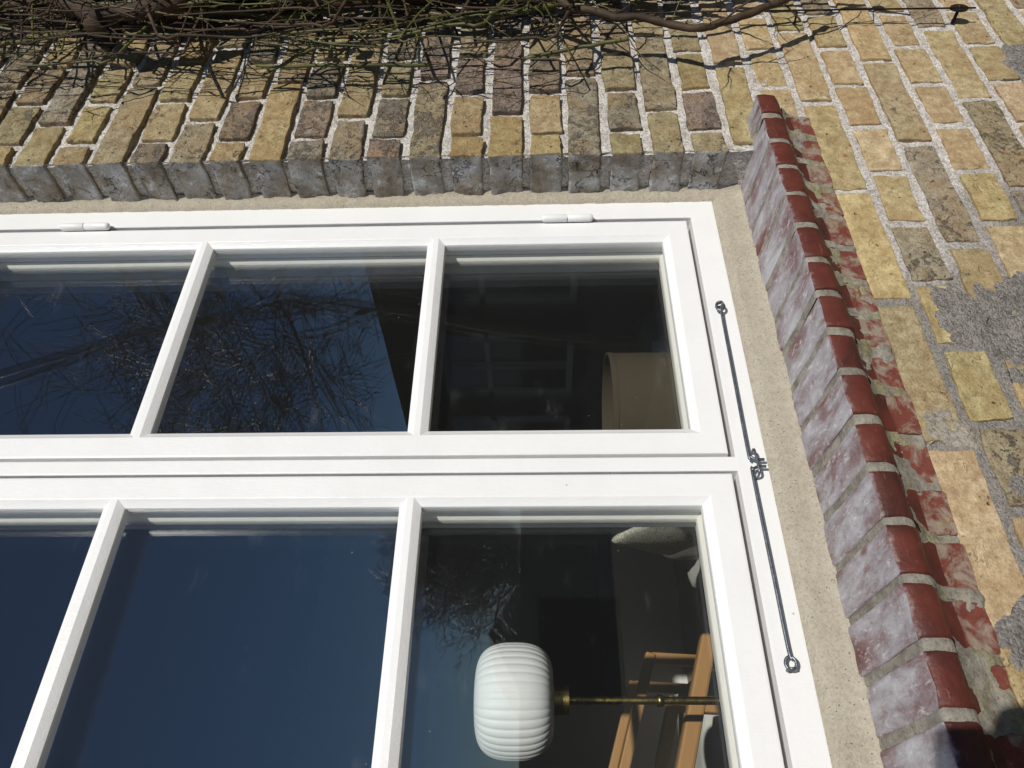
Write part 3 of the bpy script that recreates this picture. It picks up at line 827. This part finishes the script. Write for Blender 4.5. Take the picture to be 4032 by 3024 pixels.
def twigs(mb, rr, pts, r, k, lmin, lmax, down=.5):
    for _ in range(k):
        i=rr.randrange(1,len(pts)-1); p=pts[i]
        L=rr.uniform(lmin,lmax); sg=rr.choice((-1,1))
        d=Vector((rr.uniform(-1.0,.5),rr.uniform(-.5,.25),sg*rr.uniform(.3,1.3))).normalized()
        q=[p]; dd=d.copy()
        n=max(3,int(L/.022))
        for j in range(n):
            dd=(dd+Vector((rr.uniform(-.3,.3),rr.uniform(-.22,.22),rr.uniform(-.3,.3)))).normalized()
            np_=q[-1]+dd*L/n
            if np_.y>-.010: np_.y=-.010
            q.append(np_)
        r0=min(r*.5,rr.uniform(.0012,.0026))
        mb.tube(q,[r0*(1-.65*j/n) for j in range(n+1)],5)
        if rr.random()<.75:
            e=q[n//2]; d2=(dd+Vector((rr.uniform(-1,1),rr.uniform(-.5,.2),rr.uniform(-1,1)))).normalized()
            mid=e+d2*L*.2; end=mid+(d2+Vector((rr.uniform(-.5,.5),0,rr.uniform(-.5,.5))))*L*.2
            mid.y=min(mid.y,-.010); end.y=min(end.y,-.010)
            mb.tube([e,mid,end],[r0*.6,r0*.5,r0*.25],5)
rr=random.Random(77)
NC=66
for i in range(NC):
    if i<7: x=rr.uniform(1.50,1.62); r=rr.uniform(.008,.017); y=rr.uniform(-.085,-.045); mat=MT['bark']; nm='old_stem'
    elif i<40: x=rr.gauss(1.525,.06); r=rr.uniform(.0032,.0065); y=rr.uniform(-.15,-.04); mat=MT['green']; nm='cane'
    else: x=rr.gauss(1.53,.065); r=rr.uniform(.0020,.0055); y=rr.uniform(-.15,-.03); mat=MT['cane']; nm='cane'
    x=min(max(x,1.42),1.72)
    z0=rr.uniform(1.0,2.0) if i%6 else rr.uniform(.62,1.0); z1=min(3.2,z0+rr.uniform(.7,1.9))
    if i<7: z0=rr.uniform(.78,1.25); z1=3.0-rr.uniform(0,.7)
    if i%4==1: z0=rr.uniform(.95,1.5); z1=z0+rr.uniform(.6,1.2)
    pts=cane_path(rr,x,y,z0,z1,.055 if i<7 else .07,lean=rr.uniform(-.07,.07))
    n=len(pts); tip=rr.random()<.5
    rad=[r*(1-.55*k/n if tip else .6+.4*k/n) for k in range(n)]
    mb=MB(); mb.tube(smooth_path(pts,2),[rad[min(n-1,k//2)]*(1+.10*noise.noise(Vector((i,k*.7,0)))) for k in range(2*(n-1)+1)],9 if i<7 else 7)
    thorns(mb,rr,pts,r,int(6+n*.35)); twigs(mb,rr,pts,r,rr.randrange(2,6) if i>=7 else 3,.06,.26)
    rose_part(mb,nm,mat)
for i in range(64):
    x=rr.uniform(1.22,1.40) if i%4 else rr.uniform(1.22,1.30); y=rr.uniform(-.15,-.06); z0=rr.uniform(1.25,2.5); L=rr.uniform(.12,.55)
    x=max(x, 1.12+ .6*(-y-.05))
    pts=cane_path(rr,x,y,z0,z0+L,.06,.03,lean=rr.uniform(-.12,.30)); n=len(pts); r=rr.uniform(.0012,.0034)
    if rr.random()<.3: pts=pts[::-1]
    # each one springs from the main canes
    root=Vector((1.53+rr.uniform(-.03,.05),-.07,pts[0].z-rr.uniform(-.12,.2))); pts=[root,root.lerp(pts[0],.5)+Vector((.0,-.02,.02))]+pts
    mb=MB(); mb.tube(smooth_path(pts,2),[r*(1.1-.7*k/(2*(len(pts)-1))) for k in range(2*(len(pts)-1)+1)],6)
    thorns(mb,rr,pts,r,4)
    if i%4: twigs(mb,rr,pts,r*1.4,rr.randrange(1,4),.04,.13)
    rose_part(mb,'side_shoot',MT['cane'] if i%3 else MT['green'])
tr_=[(1.95,-.10,-.02),(1.93,-.09,.5),(1.86,-.08,1.0),(1.74,-.075,1.5),(1.62,-.07,2.1),(1.55,-.065,2.7)]
mb=MB(); mb.tube(smooth_path(tr_,6),[.032-.018*k/30 for k in range(31)],12); rose_part(mb,'old_stem',MT['bark'])
# a few canes cut short, pointing at the window
for (u,v,y,u2,v2,y2,r) in ((1700,255,-.035,1010,262,-.05,.0033),(1344+1860/1.6458,250/1.6458,-.06,1344+1175/1.6458,380/1.6458,-.03,.0036),
                         (1344+720/1.6458,150/1.6458,-.07,1344+560/1.6458,105/1.6458,-.09,.0045),(2100/1.6458,280/1.6458,-.05,1690/1.6458,490/1.6458,-.03,.0030),(0,290/1.6458,-.05,520/1.6458,200/1.6458,-.08,.005)):
    a=pix_on_y(u,v,y); b=pix_on_y(u2,v2,y2); mb=MB(); n=9
    pts=[a.lerp(b,k/n)+Vector((noise.noise(Vector((k*.6,u,0)))*.008,0,noise.noise(Vector((k*.6,v,5)))*.006)) for k in range(n+1)]
    mb.tube(smooth_path(pts,3),[r*(1.05-.15*k/(3*n)) for k in range(3*n+1)],8); thorns(mb,rr,pts,r,4)
    rose_part(mb,'cane',MT['green'] if r<.008 else MT['cane'])
# withered leaves
def leaf(p, d, L, W):
    d=d.normalized(); s=d.cross(Vector((.2,-1,.1))).normalized(); n=d.cross(s)
    V=[p,p+d*L*.35+s*W*.5+n*L*.08,p+d*L*.35-s*W*.5+n*L*.05,p+d*L*.35-n*L*.06,p+d*L*.7+s*W*.35+n*L*.15,p+d*L*.7-s*W*.38,p+d*L*.7-n*L*.02,p+d*L+n*L*.12]
    return V,[(0,3,1),(0,2,3),(1,3,6,4),(3,2,5,6),(4,6,7),(6,5,7)]
for pth,r in (([(300,-60,-.10),(430,30,-.10),(560,75,-.10),(610,130,-.095),(612,196,-.09)],.017),([(600,120,-.10),(760,80,-.105),(960,55,-.11),(1120,10,-.11),(1300,-50,-.11)],.015),
              ([(3230,-60,-.085),(3100,0,-.085),(2960,52,-.08),(2830,95,-.075),(2740,112,-.075),(2640,98,-.075),(2520,70,-.08),(2400,62,-.08),(2250,20,-.085),(2100,-40,-.09)],.0068)):
    pts=[pix_on_y(u/1.0 if u>1400 else u/1.6458,v/1.0 if u>1400 else v/1.6458,y) for u,v,y in pth]
    mb=MB(); q=[p_+noise.noise_vector(p_*30)*.006 for p_ in smooth_path(pts,6)]; mb.tube(q,[r*(1+.30*noise.noise(Vector((k*.5,u,0)))) for k in range(len(q))],11); thorns(mb,rr,q,r,5); twigs(mb,rr,q,.006,6,.05,.22)
    rose_part(mb,'old_stem',MT['bark'] if r>.008 else MT['cane'])
leafm=mat_plain('withered_leaf',(.13,.075,.03),.8,.2,0,60,.3)
for (u,v) in ((2170/1.6458,210/1.6458),(1344+40/1.6458,130/1.6458),(1344+20/1.6458,180/1.6458),(700,60)):
    p=pix_on_y(u,v,-.07); mb=MB()
    mb.add(*leaf(p,Vector((-.4,-.3,rr.uniform(-1,1))),.045,.028)); rose_part(mb,'withered_leaf',leafm)

# trellis wire with its wall anchor
wa=pix_on_y(3776,33,-.0275)
tw = thing('trellis_wire', 'dark vertical trellis wire ending at a round wall anchor beside the rose', 'wire', (wa.x,0,wa.z))
wtop=pix_on_y(2830,45,-.030)
mb=MB(); mb.tube([(wa.x-.004,-.030,wa.z-.028),(wtop.x,-.030,wtop.z),(wtop.x+.004,-.030,2.9)],.0017,8); o=mb.build('wire',MT['rust'],None,True); parent_keep(o,tw)
mb=MB(); n=20
ring=[(wa.x+.0115*math.cos(2*math.pi*k/n),0,wa.z+.0165*math.sin(2*math.pi*k/n)) for k in range(n)]
V=[(x,-.0300,z) for x,_,z in ring]+[(x,-.0262,z) for x,_,z in ring]
mb.add(V,[tuple(range(n))[::-1],tuple(range(n,2*n))]+[(k,(k+1)%n,n+(k+1)%n,n+k) for k in range(n)]); o=mb.build('anchor_disc',MT['rust'],None); parent_keep(o,tw)
mb=MB(); mb.tube([(wa.x,.03,wa.z),(wa.x,-.034,wa.z)],.003,8); o=mb.build('anchor_bolt',MT['rust'],None,True); parent_keep(o,tw)
for dz in (.30,.62,.95):
    mb=MB(); mb.tube([(wa.x+.02,.02,wa.z+dz-.01),(wa.x,-.032,wa.z+dz)],.0021,6); mb.tube([(wa.x-.03,-.03,wa.z+dz),(wa.x+.03,-.032,wa.z+dz+.02)],.0016,6)
    o=mb.build('wire_hook',MT['rust'],None,True); parent_keep(o,tw)

# ---------------------------------------------------------------- the room behind the glass
FL=.36
def struct(name, mb, mat): return tag(mb.build(name, mat), kind='structure')
m=MB(); m.box(-2.1,3.3,.30,4.6,FL-.1,FL); struct('interior_floor',m,MT['floorw'])
m=MB(); m.box(-2.1,3.3,.30,4.6,2.95,3.05); struct('interior_ceiling',m,mat_plain('dark_ceiling',(.12,.11,.10),.9,.2,0,6,.1))
m=MB(); m.box(-2.1,3.3,4.6,4.7,FL,2.95); struct('interior_back_wall',m,mat_plain('grey_wall_paint',(.74,.72,.69),.9,.2,0,6,.05))
m=MB(); m.box(-2.2,-2.1,.30,4.7,FL,2.95); struct('interior_side_wall',m,MT['plaster'])
m=MB(); m.box(3.3,3.4,.30,4.7,FL,2.95); struct('interior_end_wall',m,MT['plaster'])
m=MB(); m.box(-.06,1.10,.205,.33,.985,1.03); struct('interior_window_board',m,MT['paint'])
# reveal lining inside
m=MB(); m.box(XJ-.012,XJ+.01,.207,.302,1.03,HEADZ); m.box(XJL-.01,XJL+.012,.207,.302,1.03,HEADZ); struct('interior_reveal',m,MT['plaster'])

# floor lamp with a ribbed opal globe
LX,LY=.345,.60
lamp=thing('floor_lamp','brass floor lamp with a ribbed white glass globe behind the lower pane','lamp',(LX,LY,FL))
prof=[]; n=40; zc0,hh,rm=1.3955,.0682,.0945
for k in range(n+1):
    a=-math.pi/2+math.pi*k/n
    ca,sa=math.cos(a),math.sin(a)
    e=.44
    prof.append((max(.012,rm*abs(ca)**e), hh*math.copysign(abs(sa)**.80,sa)))
mb=MB(); mb.lathe(prof,(LX,LY,zc0),304,fn=lambda an,j:1+.024*(abs(math.sin(an*19))**.6-.6)*min(1.0,prof[j][0]/.05))
o=mb.build('globe',MT['opal'],None,True); parent_keep(o,lamp)
mb=MB(); mb.lathe([(.0005,.0),(.024,.0),(.024,-.026),(.0005,-.026)],(LX,LY,zc0-hh),28); o=mb.build('collar',MT['brass'],None,True,30); parent_keep(o,lamp)
mb=MB(); mb.tube([(LX,LY,zc0-hh-.026),(LX,LY,FL+.02)],.0068,16); o=mb.build('stem',MT['brass'],None,True,40); parent_keep(o,lamp)
mb=MB(); mb.lathe([(.0005,.025),(.11,.022),(.13,.010),(.13,0),(.0005,0)],(LX,LY,FL),40); o=mb.build('base',MT['brass'],None,True,30); parent_keep(o,lamp)
mb=MB(); mb.tube([(LX,LY,1.150),(LX,LY,1.140)],.0105,16); o=mb.build('stem_joint',MT['brass'],None,True); parent_keep(o,lamp)

# side table with a drum-shaded lamp
SX,SY,SR=.836,.455,.125
tb=thing('side_table','small oak side table standing inside the window under the drum lamp','table',(SX,SY+.1,FL))
def child(mb,name,mat,p,smooth=True,ang=35):
    o=mb.build(name,mat,None,smooth,ang); parent_keep(o,p); return o
mb=MB(); mb.lathe([(.0005,.38),(.17,.38),(.18,.37),(.18,.355),(.0005,.35)],(SX,SY+.1,FL),40); child(mb,'table_top',MT['oak'],tb)
for a in (.5,2.6,4.7):
    mb=MB(); mb.tube([(SX+.10*math.cos(a),SY+.1+.10*math.sin(a),FL+.352),(SX+.16*math.cos(a),SY+.1+.16*math.sin(a),FL)],[.016,.011],10); child(mb,'leg',MT['oak'],tb)
tl=thing('table_lamp','table lamp with a taupe drum shade behind the upper pane','lamp',(SX,SY+.1,FL+.38))
mb=MB(); st_=1.2145; mb.lathe([(SR,st_),(SR,.99),(SR-.003,.99),(SR-.003,st_),(SR+.0012,st_),(SR+.0012,st_-.010),(SR,st_-.010)],(SX,SY,0),64); child(mb,'shade',MT['shade'],tl)
mb=MB(); mb.lathe([(.0005,.0),(.06,.0),(.055,.03),(.012,.05),(.010,.30),(.0005,.30)],(SX,SY,FL+.38),28); child(mb,'lamp_base',MT['white'],tl)
mb=MB()
for a in (0,2.094,4.189): mb.tube([(SX,SY,1.19),(SX+(SR-.002)*math.cos(a),SY+(SR-.002)*math.sin(a),1.20)],.0016,6)
child(mb,'shade_spider',MT['rust'],tl)

# white jug behind the drum lamp
jp_=pix_on_y(2625,1372,.58); JX,JY=jp_.x-.005,.58
jug=thing('jug','small white ceramic jug just behind the taupe lamp shade','jug',(JX,JY,FL+.38))
JZ=pix_on_y(2571,1372,.58).z
mb=MB(); mb.lathe([(.0005,JZ-.22),(.030,JZ-.22),(.040,JZ-.15),(.036,JZ-.06),(.024,JZ-.02),(.0225,JZ-.004),(.021,JZ),(.018,JZ),(.018,JZ-.02)],(JX,JY,0),32); child(mb,'body',MT['white'],jug)
mb=MB(); mb.tube(smooth_path([(JX+.022,JY+.01,JZ-.02),(JX+.052,JY+.02,JZ-.03),(JX+.056,JY+.02,JZ-.08),(JX+.034,JY+.01,JZ-.12)],5),.005,8); child(mb,'handle',MT['white'],jug)

# oak easy chairs
def easy_chair(loc, rz, label, cush=True):
    T=Matrix.Translation(loc)@Matrix.Rotation(rz,4,'Z')
    ch=thing('easy_chair',label,'chair',loc,'oak chairs in the room')
    def put(mb,name,mat,bev=0,smooth=False):
        mb.v=[tuple(T@Vector(p)) for p in mb.v]
        o=mb.build(name,mat,None,smooth); parent_keep(o,ch)
        if bev: bevel(o,bev,2)
        return o
    def bar(name,a,b,w,h):
        a=Vector(a);b=Vector(b);d=(b-a).normalized(); sd_=d.cross(Vector((0,0,1)))
        if sd_.length<.1: sd_=Vector((0,1,0))
        sd_.normalize(); up=sd_.cross(d)
        V=[p+sd_*sx*w/2+up*sz*h/2 for p in (a,b) for sx,sz in ((-1,-1),(1,-1),(1,1),(-1,1))]
        mb=MB(); mb.add(V,[(3,2,1,0),(4,5,6,7),(0,1,5,4),(1,2,6,5),(2,3,7,6),(3,0,4,7)]); put(mb,name,MT['oak'],.006)
    for sy in (-.28,.28):
        bar('armrest',(-.36,sy,.62),(.34,sy,.845),.050,.034)
        bar('leg',(-.345,sy,.62),(-.31,sy,0),.034,.038); bar('leg',(.33,sy,.83),(.40,sy,0),.034,.038)
        bar('side_rail',(-.31,sy,.36),(.33,sy,.32),.03,.06)
    bar('front_rail',(-.31,-.28,.36),(-.31,.28,.36),.03,.06); bar('back_rail',(.33,-.28,.32),(.33,.28,.32),.03,.06)
    bar('top_rail',(.47,-.27,.90),(.47,.27,.90),.035,.07)
    for sy in (-.25,.25): bar('back_post',(.28,sy,.26),(.48,sy,.92),.035,.045)
    mb=MB(); V,Fq=rounded(-.32,.28,-.25,.25,.37,.47,.045,4,1,4,.004,.006); mb.add(V,Fq); put(mb,'seat_cushion',MT['cloth'],0,True)
    mb=MB(); V,Fq=rounded(-.07,.06,-.25,.25,.0,.52,.05,1,4,4,.004,.006)
    Rm=Matrix.Translation((.30,0,.42))@Matrix.Rotation(math.radians(16),4,'Y'); V=[Rm@v for v in V]; mb.add(V,Fq); put(mb,'back_cushion',MT['cloth'],0,True)
    return ch
easy_chair((.20,1.17,FL),math.radians(180),'oak armchair with off-white cushions standing nearest the glass beside the lamp stem')
easy_chair((.47,2.15,FL),math.radians(174),'oak armchair with off-white cushions standing behind the other armchair')
mb=MB(); V,Fq=rounded(-.21,.21,-.055,.055,-.21,.21,.05,5,5,1,.004,.01)
V=[Vector((p.x,p.y*(1-.75*max(abs(p.x),abs(p.z))/.21)+0,p.z)) for p in V]
V=[v*.85 for v in V]; Tm=Matrix.Translation((1.05,1.40,.90))@Matrix.Rotation(math.radians(75),4,'Z')@Matrix.Rotation(math.radians(40),4,'Y')@Matrix.Rotation(math.radians(-14),4,'X'); V=[Tm@v for v in V]
mb.add(V,Fq); tag(mb.build('cushion',MT['leafc'],None,True),'pale cushion with a leaf print propped in the room','cushion')
sofa=thing('sofa','pale upholstered sofa carrying the leaf-print cushion','sofa',(1.45,1.75,FL))
mb=MB(); V,Fq=rounded(1.10,2.2,1.46,2.1,FL+.12,FL+.42,.06,5,2,3,.003,.006); mb.add(V,Fq); child(mb,'seat',MT['cloth'],sofa,True,None)
mb=MB(); V,Fq=rounded(1.14,2.2,1.66,1.90,FL+.36,FL+.56,.06,5,3,1,.003,.006); mb.add(V,Fq); child(mb,'backrest',MT['cloth'],sofa,True,None)
for xx in (1.16,2.10):
    for yy in (1.46,2.0):
        mb=MB(); mb.tube([(xx,yy,FL),(xx,yy,FL+.14)],[.015,.02],10); child(mb,'leg',MT['oak'],sofa)
pk=pix_on_y(1344+1300/1.6458,2016+570/1.6458,4.55); pk2=pix_on_y(1344+1830/1.6458,2016+1200/1.6458,4.55)
pic=thing('wall_panel','large plain black panel on the far wall of the room','panel',((pk.x+pk2.x)/2,4.58,pk2.z))
mb=MB(); mb.box(min(pk.x,pk2.x),max(pk.x,pk2.x),4.565,4.598,min(pk.z,pk2.z),max(pk.z,pk2.z)); o=child(mb,'board',MT['black'],pic,False,None); bevel(o,.004)
mb=MB(); mb.sweep_rect(min(pk.x,pk2.x)-.02,max(pk.x,pk2.x)+.02,min(pk.z,pk2.z)-.02,max(pk.z,pk2.z)+.02,[(0,4.598),(0,4.56),(.025,4.56),(.025,4.598)]); child(mb,'rim',MT['black'],pic,False,None)

# ---------------------------------------------------------------- the garden side, seen in the panes
m=MB(); m.add([(-12,-4.2,.004),(4.9,-4.2,.004),(4.9,.0,.004),(-12,.0,.004)],[(0,1,2,3)])  # unseen pale ground strip, added to bounce sunlight up onto the jamb
tag(m.build('added_bounce_ground',mat_plain('pale_bounce_gravel',(.29,.265,.235),.95,.1,0,40,.3,.01,120)),kind='structure')

nh=thing('neighbour_house','dark rendered house wing with white window frames across the garden, mirrored in the panes','house',(7.2,-5,0))
mb=MB(); mb.box(5.3,9.2,-8.75,-1.6,0,2.93); child(mb,'wall',MT['darkwall'],nh,False,None)
mb=MB(); mb.add([(5.05,-9.0,2.93),(9.45,-9.0,2.93),(9.45,-1.35,2.93),(5.05,-1.35,2.93),(7.25,-9.0,3.5),(7.25,-1.35,3.5)],[(0,1,2,3),(0,4,5,3),(1,2,5,4),(0,1,4),(3,5,2)]); child(mb,'roof',MT['roof'],nh,False,None)
for yc in (-7.4,-5.8,-4.2,-2.6):
    w=empty('window'); w.location=(5.29,yc,0); w.parent=nh; w.matrix_parent_inverse=Matrix.Translation(nh.location).inverted()
    def wch(mb,name,mat):
        o=mb.build(name,mat); parent_keep(o,nh); 
        o.parent=w; o.matrix_parent_inverse=(Matrix.Translation((5.29,yc,0))).inverted(); return o
    mb=MB()
    for (a,b,c,d) in ((-.55,.55,.95,1.02),(-.55,.55,2.33,2.42),(-.55,.55,1.86,1.92),(-.55,-.46,1.02,2.33),(.46,.55,1.02,2.33),(-.03,.03,1.02,2.33)):
        mb.box(5.262,5.296,yc+a,yc+b,c,d)
    wch(mb,'window_frame',MT['winwhite'])
    mb=MB(); mb.box(5.285,5.2985,yc-.46,yc+.46,1.02,2.33); wch(mb,'pane',MT['winglass'])

# hedge along the far edge of the garden
hb=MB(); rr=random.Random(5)
for i in range(120):
    for k in range(6):
        x=-8+.25*i; z=.36*k
        if k<5:
            V=[(x,-16+noise.noise(Vector((x*2,z*2,0)))*.06,z),(x+.25,-16+noise.noise(Vector(((x+.25)*2,z*2,0)))*.06,z),(x+.25,-16+noise.noise(Vector(((x+.25)*2,(z+.36)*2,0)))*.06,z+.36),(x,-16+noise.noise(Vector((x*2,(z+.36)*2,0)))*.06,z+.36)]
            hb.add(V,[(0,1,2,3)])
    hb.add([(x,-16,1.80),(x+.25,-16,1.80),(x+.25,-16.9,1.80),(x,-16.9,1.80)],[(0,1,2,3)])
for _ in range(5200):
    x=rr.uniform(-8,22); z=rr.uniform(.1,1.83); p=Vector((x,-15.98+rr.uniform(-.05,.06),z)); L=rr.uniform(.04,.08)
    d=Vector((rr.uniform(-1,1),rr.uniform(.1,1),rr.uniform(-1,1))).normalized()*L; s_=d.cross(Vector((rr.uniform(-1,1),rr.uniform(-1,1),1))).normalized()*L*.3
    hb.add([p,p+d*.5+s_,p+d,p+d*.5-s_],[(0,1,2,3)])
hedge=tag(hb.build('hedge',MT['hedge']),'clipped dark hedge at the far side of the garden, mirrored in the lower panes','hedge')

fh=thing('far_house','distant grey gabled house showing above the hedge','house',(12,-38,0))
gx=38*math.tan(math.radians(18.6)); 
mb=MB(); mb.box(gx-2.6,gx+2.6,-46,-38,0,2.4); child(mb,'wall',MT['darkwall'],fh,False,None)
mb=MB(); mb.add([(gx-2.9,-37.8,2.3),(gx+2.9,-37.8,2.3),(gx,-37.8,4.0),(gx-2.9,-46.2,2.3),(gx+2.9,-46.2,2.3),(gx,-46.2,4.0)],[(0,1,2),(3,5,4),(0,2,5,3),(1,4,5,2),(0,3,4,1)]); child(mb,'roof',mat_plain('grey_slate',(.11,.11,.115),.8,.2,0,3,.3),fh,False,None)

def bare_tree(name,label,base,H,spread,seed,r0,levels,kids,lens,mat,up=.25,bend=.25,minr=.0025,trunk_h=None,low=.35,cl=None):
    rr=random.Random(seed)
    tr=thing(name,label,'tree',base,'bare trees in the garden')
    trunk=MB(); crown=MB(); cnt=[0]
    def grow(p,d,L,r,lev):
        n=max(3,int(L/ (.16 if lev<2 else .09))); n=min(n,9); pts=[p]; dd=d.copy()
        for i in range(n):
            dd=(dd+Vector((rr.gauss(0,bend*.5),rr.gauss(0,bend*.5),rr.gauss(0,bend*.4)+up*.08*(1 if lev<3 else -.5)))).normalized()
            q=pts[-1]+dd*L/n
            if cl and lev and i>0 and sum(((q[k]-cl[0][k])/cl[1][k])**2 for k in range(3))>1: break
            pts.append(q)
        n=len(pts)-1
        if n<2: return
        r1=max(minr,r*.5 if lev<levels else minr*.8)
        rad=[r+(r1-r)*i/n for i in range(n+1)]
        (trunk if lev<=1 else crown).tube(pts,rad,7 if lev<=1 else (5 if lev==2 else 3),cap=lev<2)
        cnt[0]+=1
        if lev>=levels: return
        for k in range(kids[lev]):
            t=rr.uniform(.30 if lev else low,1.0); i=min(n-1,int(t*n)); q=pts[i].lerp(pts[i+1],t*n-i)
            ax=Vector((rr.gauss(0,1),rr.gauss(0,1),rr.gauss(0,1))); ax=(ax-dd*ax.dot(dd)).normalized()
            ang=math.radians(rr.uniform(25,70)); nd=(dd*math.cos(ang)+ax*math.sin(ang)*spread+Vector((0,0,up*.5))).normalized()
            grow(q,nd,lens[lev]*rr.uniform(.6,1.2),max(minr,rad[i]*rr.uniform(.45,.7)),lev+1)
    grow(Vector(base),Vector((rr.uniform(-.05,.05),rr.uniform(-.05,.05),1)).normalized(),trunk_h or H*.4,r0,0)
    o=trunk.build('trunk',mat,None,True); parent_keep(o,tr)
    o=crown.build('crown',mat,None,True); parent_keep(o,tr)
    return tr
bare_tree('bare_tree','bare tree with dense arching twigs, mirrored large in the upper panes',(4.15,-4.05,0),6.5,1.25,3,.045,4,(36,12,7,4),(2.2,1.5,1.0,.65),MT['twig'],.30,.26,.0046,5.6,.45,((4.15,-4.0,4.6),(1.35,1.3,2.6)))
bare_tree('spreading_tree','tall bare tree beyond the hedge, mirrored beside the white globe lamp',(10.7,-27.0,0),9,1.2,8,.22,5,(11,8,6,5,3),(3.4,2.0,1.3,.9,.55),MT['twig'],.10,.30,.0085,3.2,.35,((10.7,-27.0,5.0),(3.9,4,3.6)))

# ---------------------------------------------------------------- the photographer, out of frame; only the shadow shows
def skin_mesh(name, joints, edges, mat, parent, levels=2, root=0):
    me=bpy.data.meshes.new(name); me.from_pydata([j[0] for j in joints],edges,[]); me.materials.append(mat)
    o=bpy.data.objects.new(name,me); col.objects.link(o)
    md=o.modifiers.new('skin','SKIN'); md.use_smooth_shade=True
    sk=me.skin_vertices[0].data if me.skin_vertices else None
    if sk is None:
        bpy.context.view_layer.objects.active=o; o.select_set(True)
        bpy.ops.object.modifier_remove(modifier='skin'); bpy.ops.object.modifier_add(type='SKIN'); sk=me.skin_vertices[0].data
    for i,j in enumerate(joints):
        r=j[1] if hasattr(j[1],'__len__') else (j[1],j[1]); sk[i].radius=r; sk[i].use_root=(i==root)
    sb=o.modifiers.new('subdivision','SUBSURF'); sb.levels=levels; sb.render_levels=levels
    parent_keep(o,parent); return o
PX,PY=-.20,-1.25
man=thing('person','person in a dark jacket holding up a phone in front of the window','person',(PX,PY,0))
def ph_pt(r,u,b): return CAM+RIGHT*r+UP*u+BACK*b
wrist=ph_pt(.112,.150,.030)                      # the hand closes round the long edge of the phone
el=Vector((.13,-1.17,1.12))
B_=[((PX,PY,.95),.13),((PX,PY,1.15),(.15,.11)),((PX,PY,1.36),(.17,.11)),((PX,PY+.02,1.50),.055),((PX,PY+.05,1.60),(.07,.085)),((PX,PY+.06,1.70),(.075,.09)),((PX,PY+.05,1.77),(.05,.06)),
    ((PX+.19,PY+.01,1.40),.06),(tuple(el),.042),(tuple(wrist),.026),
    ((PX-.19,PY+.01,1.40),.06),((PX-.24,PY+.02,1.12),.042),((PX-.22,PY+.12,.90),.030),((PX-.22,PY+.15,.80),(.02,.04)),
    ((PX+.10,PY,.86),.085),((PX+.11,PY+.02,.48),.058),((PX+.11,PY-.01,.09),.040),((PX+.12,PY+.14,.035),(.04,.03)),
    ((PX-.10,PY,.86),.085),((PX-.11,PY+.02,.48),.058),((PX-.11,PY-.01,.09),.040),((PX-.12,PY+.14,.035),(.04,.03))]
E_=[(0,1),(1,2),(2,3),(3,4),(4,5),(5,6),(2,7),(7,8),(8,9),(2,10),(10,11),(11,12),(12,13),(0,14),(14,15),(15,16),(16,17),(0,18),(18,19),(19,20),(20,21)]
skin_mesh('body',B_,E_,MT['skin'],man)
J_=[(B_[i][0],tuple(x*1.14 for x in (B_[i][1] if hasattr(B_[i][1],'__len__') else (B_[i][1],)*2))) for i in (0,1,2,7,8,9,10,11,12)]
J_[5]=(tuple(Vector(J_[4][0]).lerp(Vector(J_[5][0]),.85)),(.036,.036))
skin_mesh('jacket',J_,[(0,1),(1,2),(2,3),(3,4),(4,5),(2,6),(6,7),(7,8)],MT['cloth_dark'],man)
T_=[(B_[i][0],tuple(x*1.16 for x in (B_[i][1] if hasattr(B_[i][1],'__len__') else (B_[i][1],)*2))) for i in (0,14,15,16,18,19,20)]
skin_mesh('trousers',T_,[(0,1),(1,2),(2,3),(0,4),(4,5),(5,6)],MT['jeans'],man)
mb=MB(); V,Fq=rounded(-.088,.088,-.105,.085,-.03,.135,.07,2,2,2,.006,.008); mb.add([v+Vector((PX,PY+.05,1.685)) for v in V if True],Fq); o=mb.build('hair',MT['hair'],None,True); parent_keep(o,man)
HJ=[(tuple(ph_pt(.100,.136,.024)),(.020,.026)),(tuple(ph_pt(.078,.114,.014)),(.015,.028)),(tuple(ph_pt(.058,.104,.004)),(.012,.024))]
HE=[(0,1),(1,2)]
for k,(r_,L) in enumerate(((.020,.92),(.039,1.05),(.058,1.0),(.077,.85))):
    i0=len(HJ)
    HJ+=[(tuple(ph_pt(r_,.098,-.0065)),.0095),(tuple(ph_pt(r_-.004,.098-.026*L,-.0075)),.0088),(tuple(ph_pt(r_-.007,.098-.046*L,-.0065)),.0080),(tuple(ph_pt(r_-.009,.098-.062*L,-.0050)),.0070)]
    HE+=[(2 if k<3 else 1,i0),(i0,i0+1),(i0+1,i0+2),(i0+2,i0+3)]
i0=len(HJ)
HJ+=[(tuple(ph_pt(.060,.104,.026)),.0125),(tuple(ph_pt(.038,.088,.027)),.0110),(tuple(ph_pt(.020,.070,.0245)),.0095),(tuple(ph_pt(.008,.056,.0225)),.0075)]
HE+=[(1,i0),(i0,i0+1),(i0+1,i0+2),(i0+2,i0+3)]
skin_mesh('hand',HJ,HE,MT['skin'],man,2)
mb=MB(); V,Fq=rounded(-.055,.100,-.008,.088,.0045,.0130,.0038,1,1,1,0,0)
# local axes: along RIGHT, along UP, along BACK
V=[CAM+RIGHT*p.x+UP*p.y+BACK*p.z for p in V]; mb.add(V,Fq)
ph=mb.build('phone',mat_plain('black_phone',(.01,.01,.012),.3,.5),None,True)
tag(ph,'black phone held upright by the person in the dark jacket','phone')
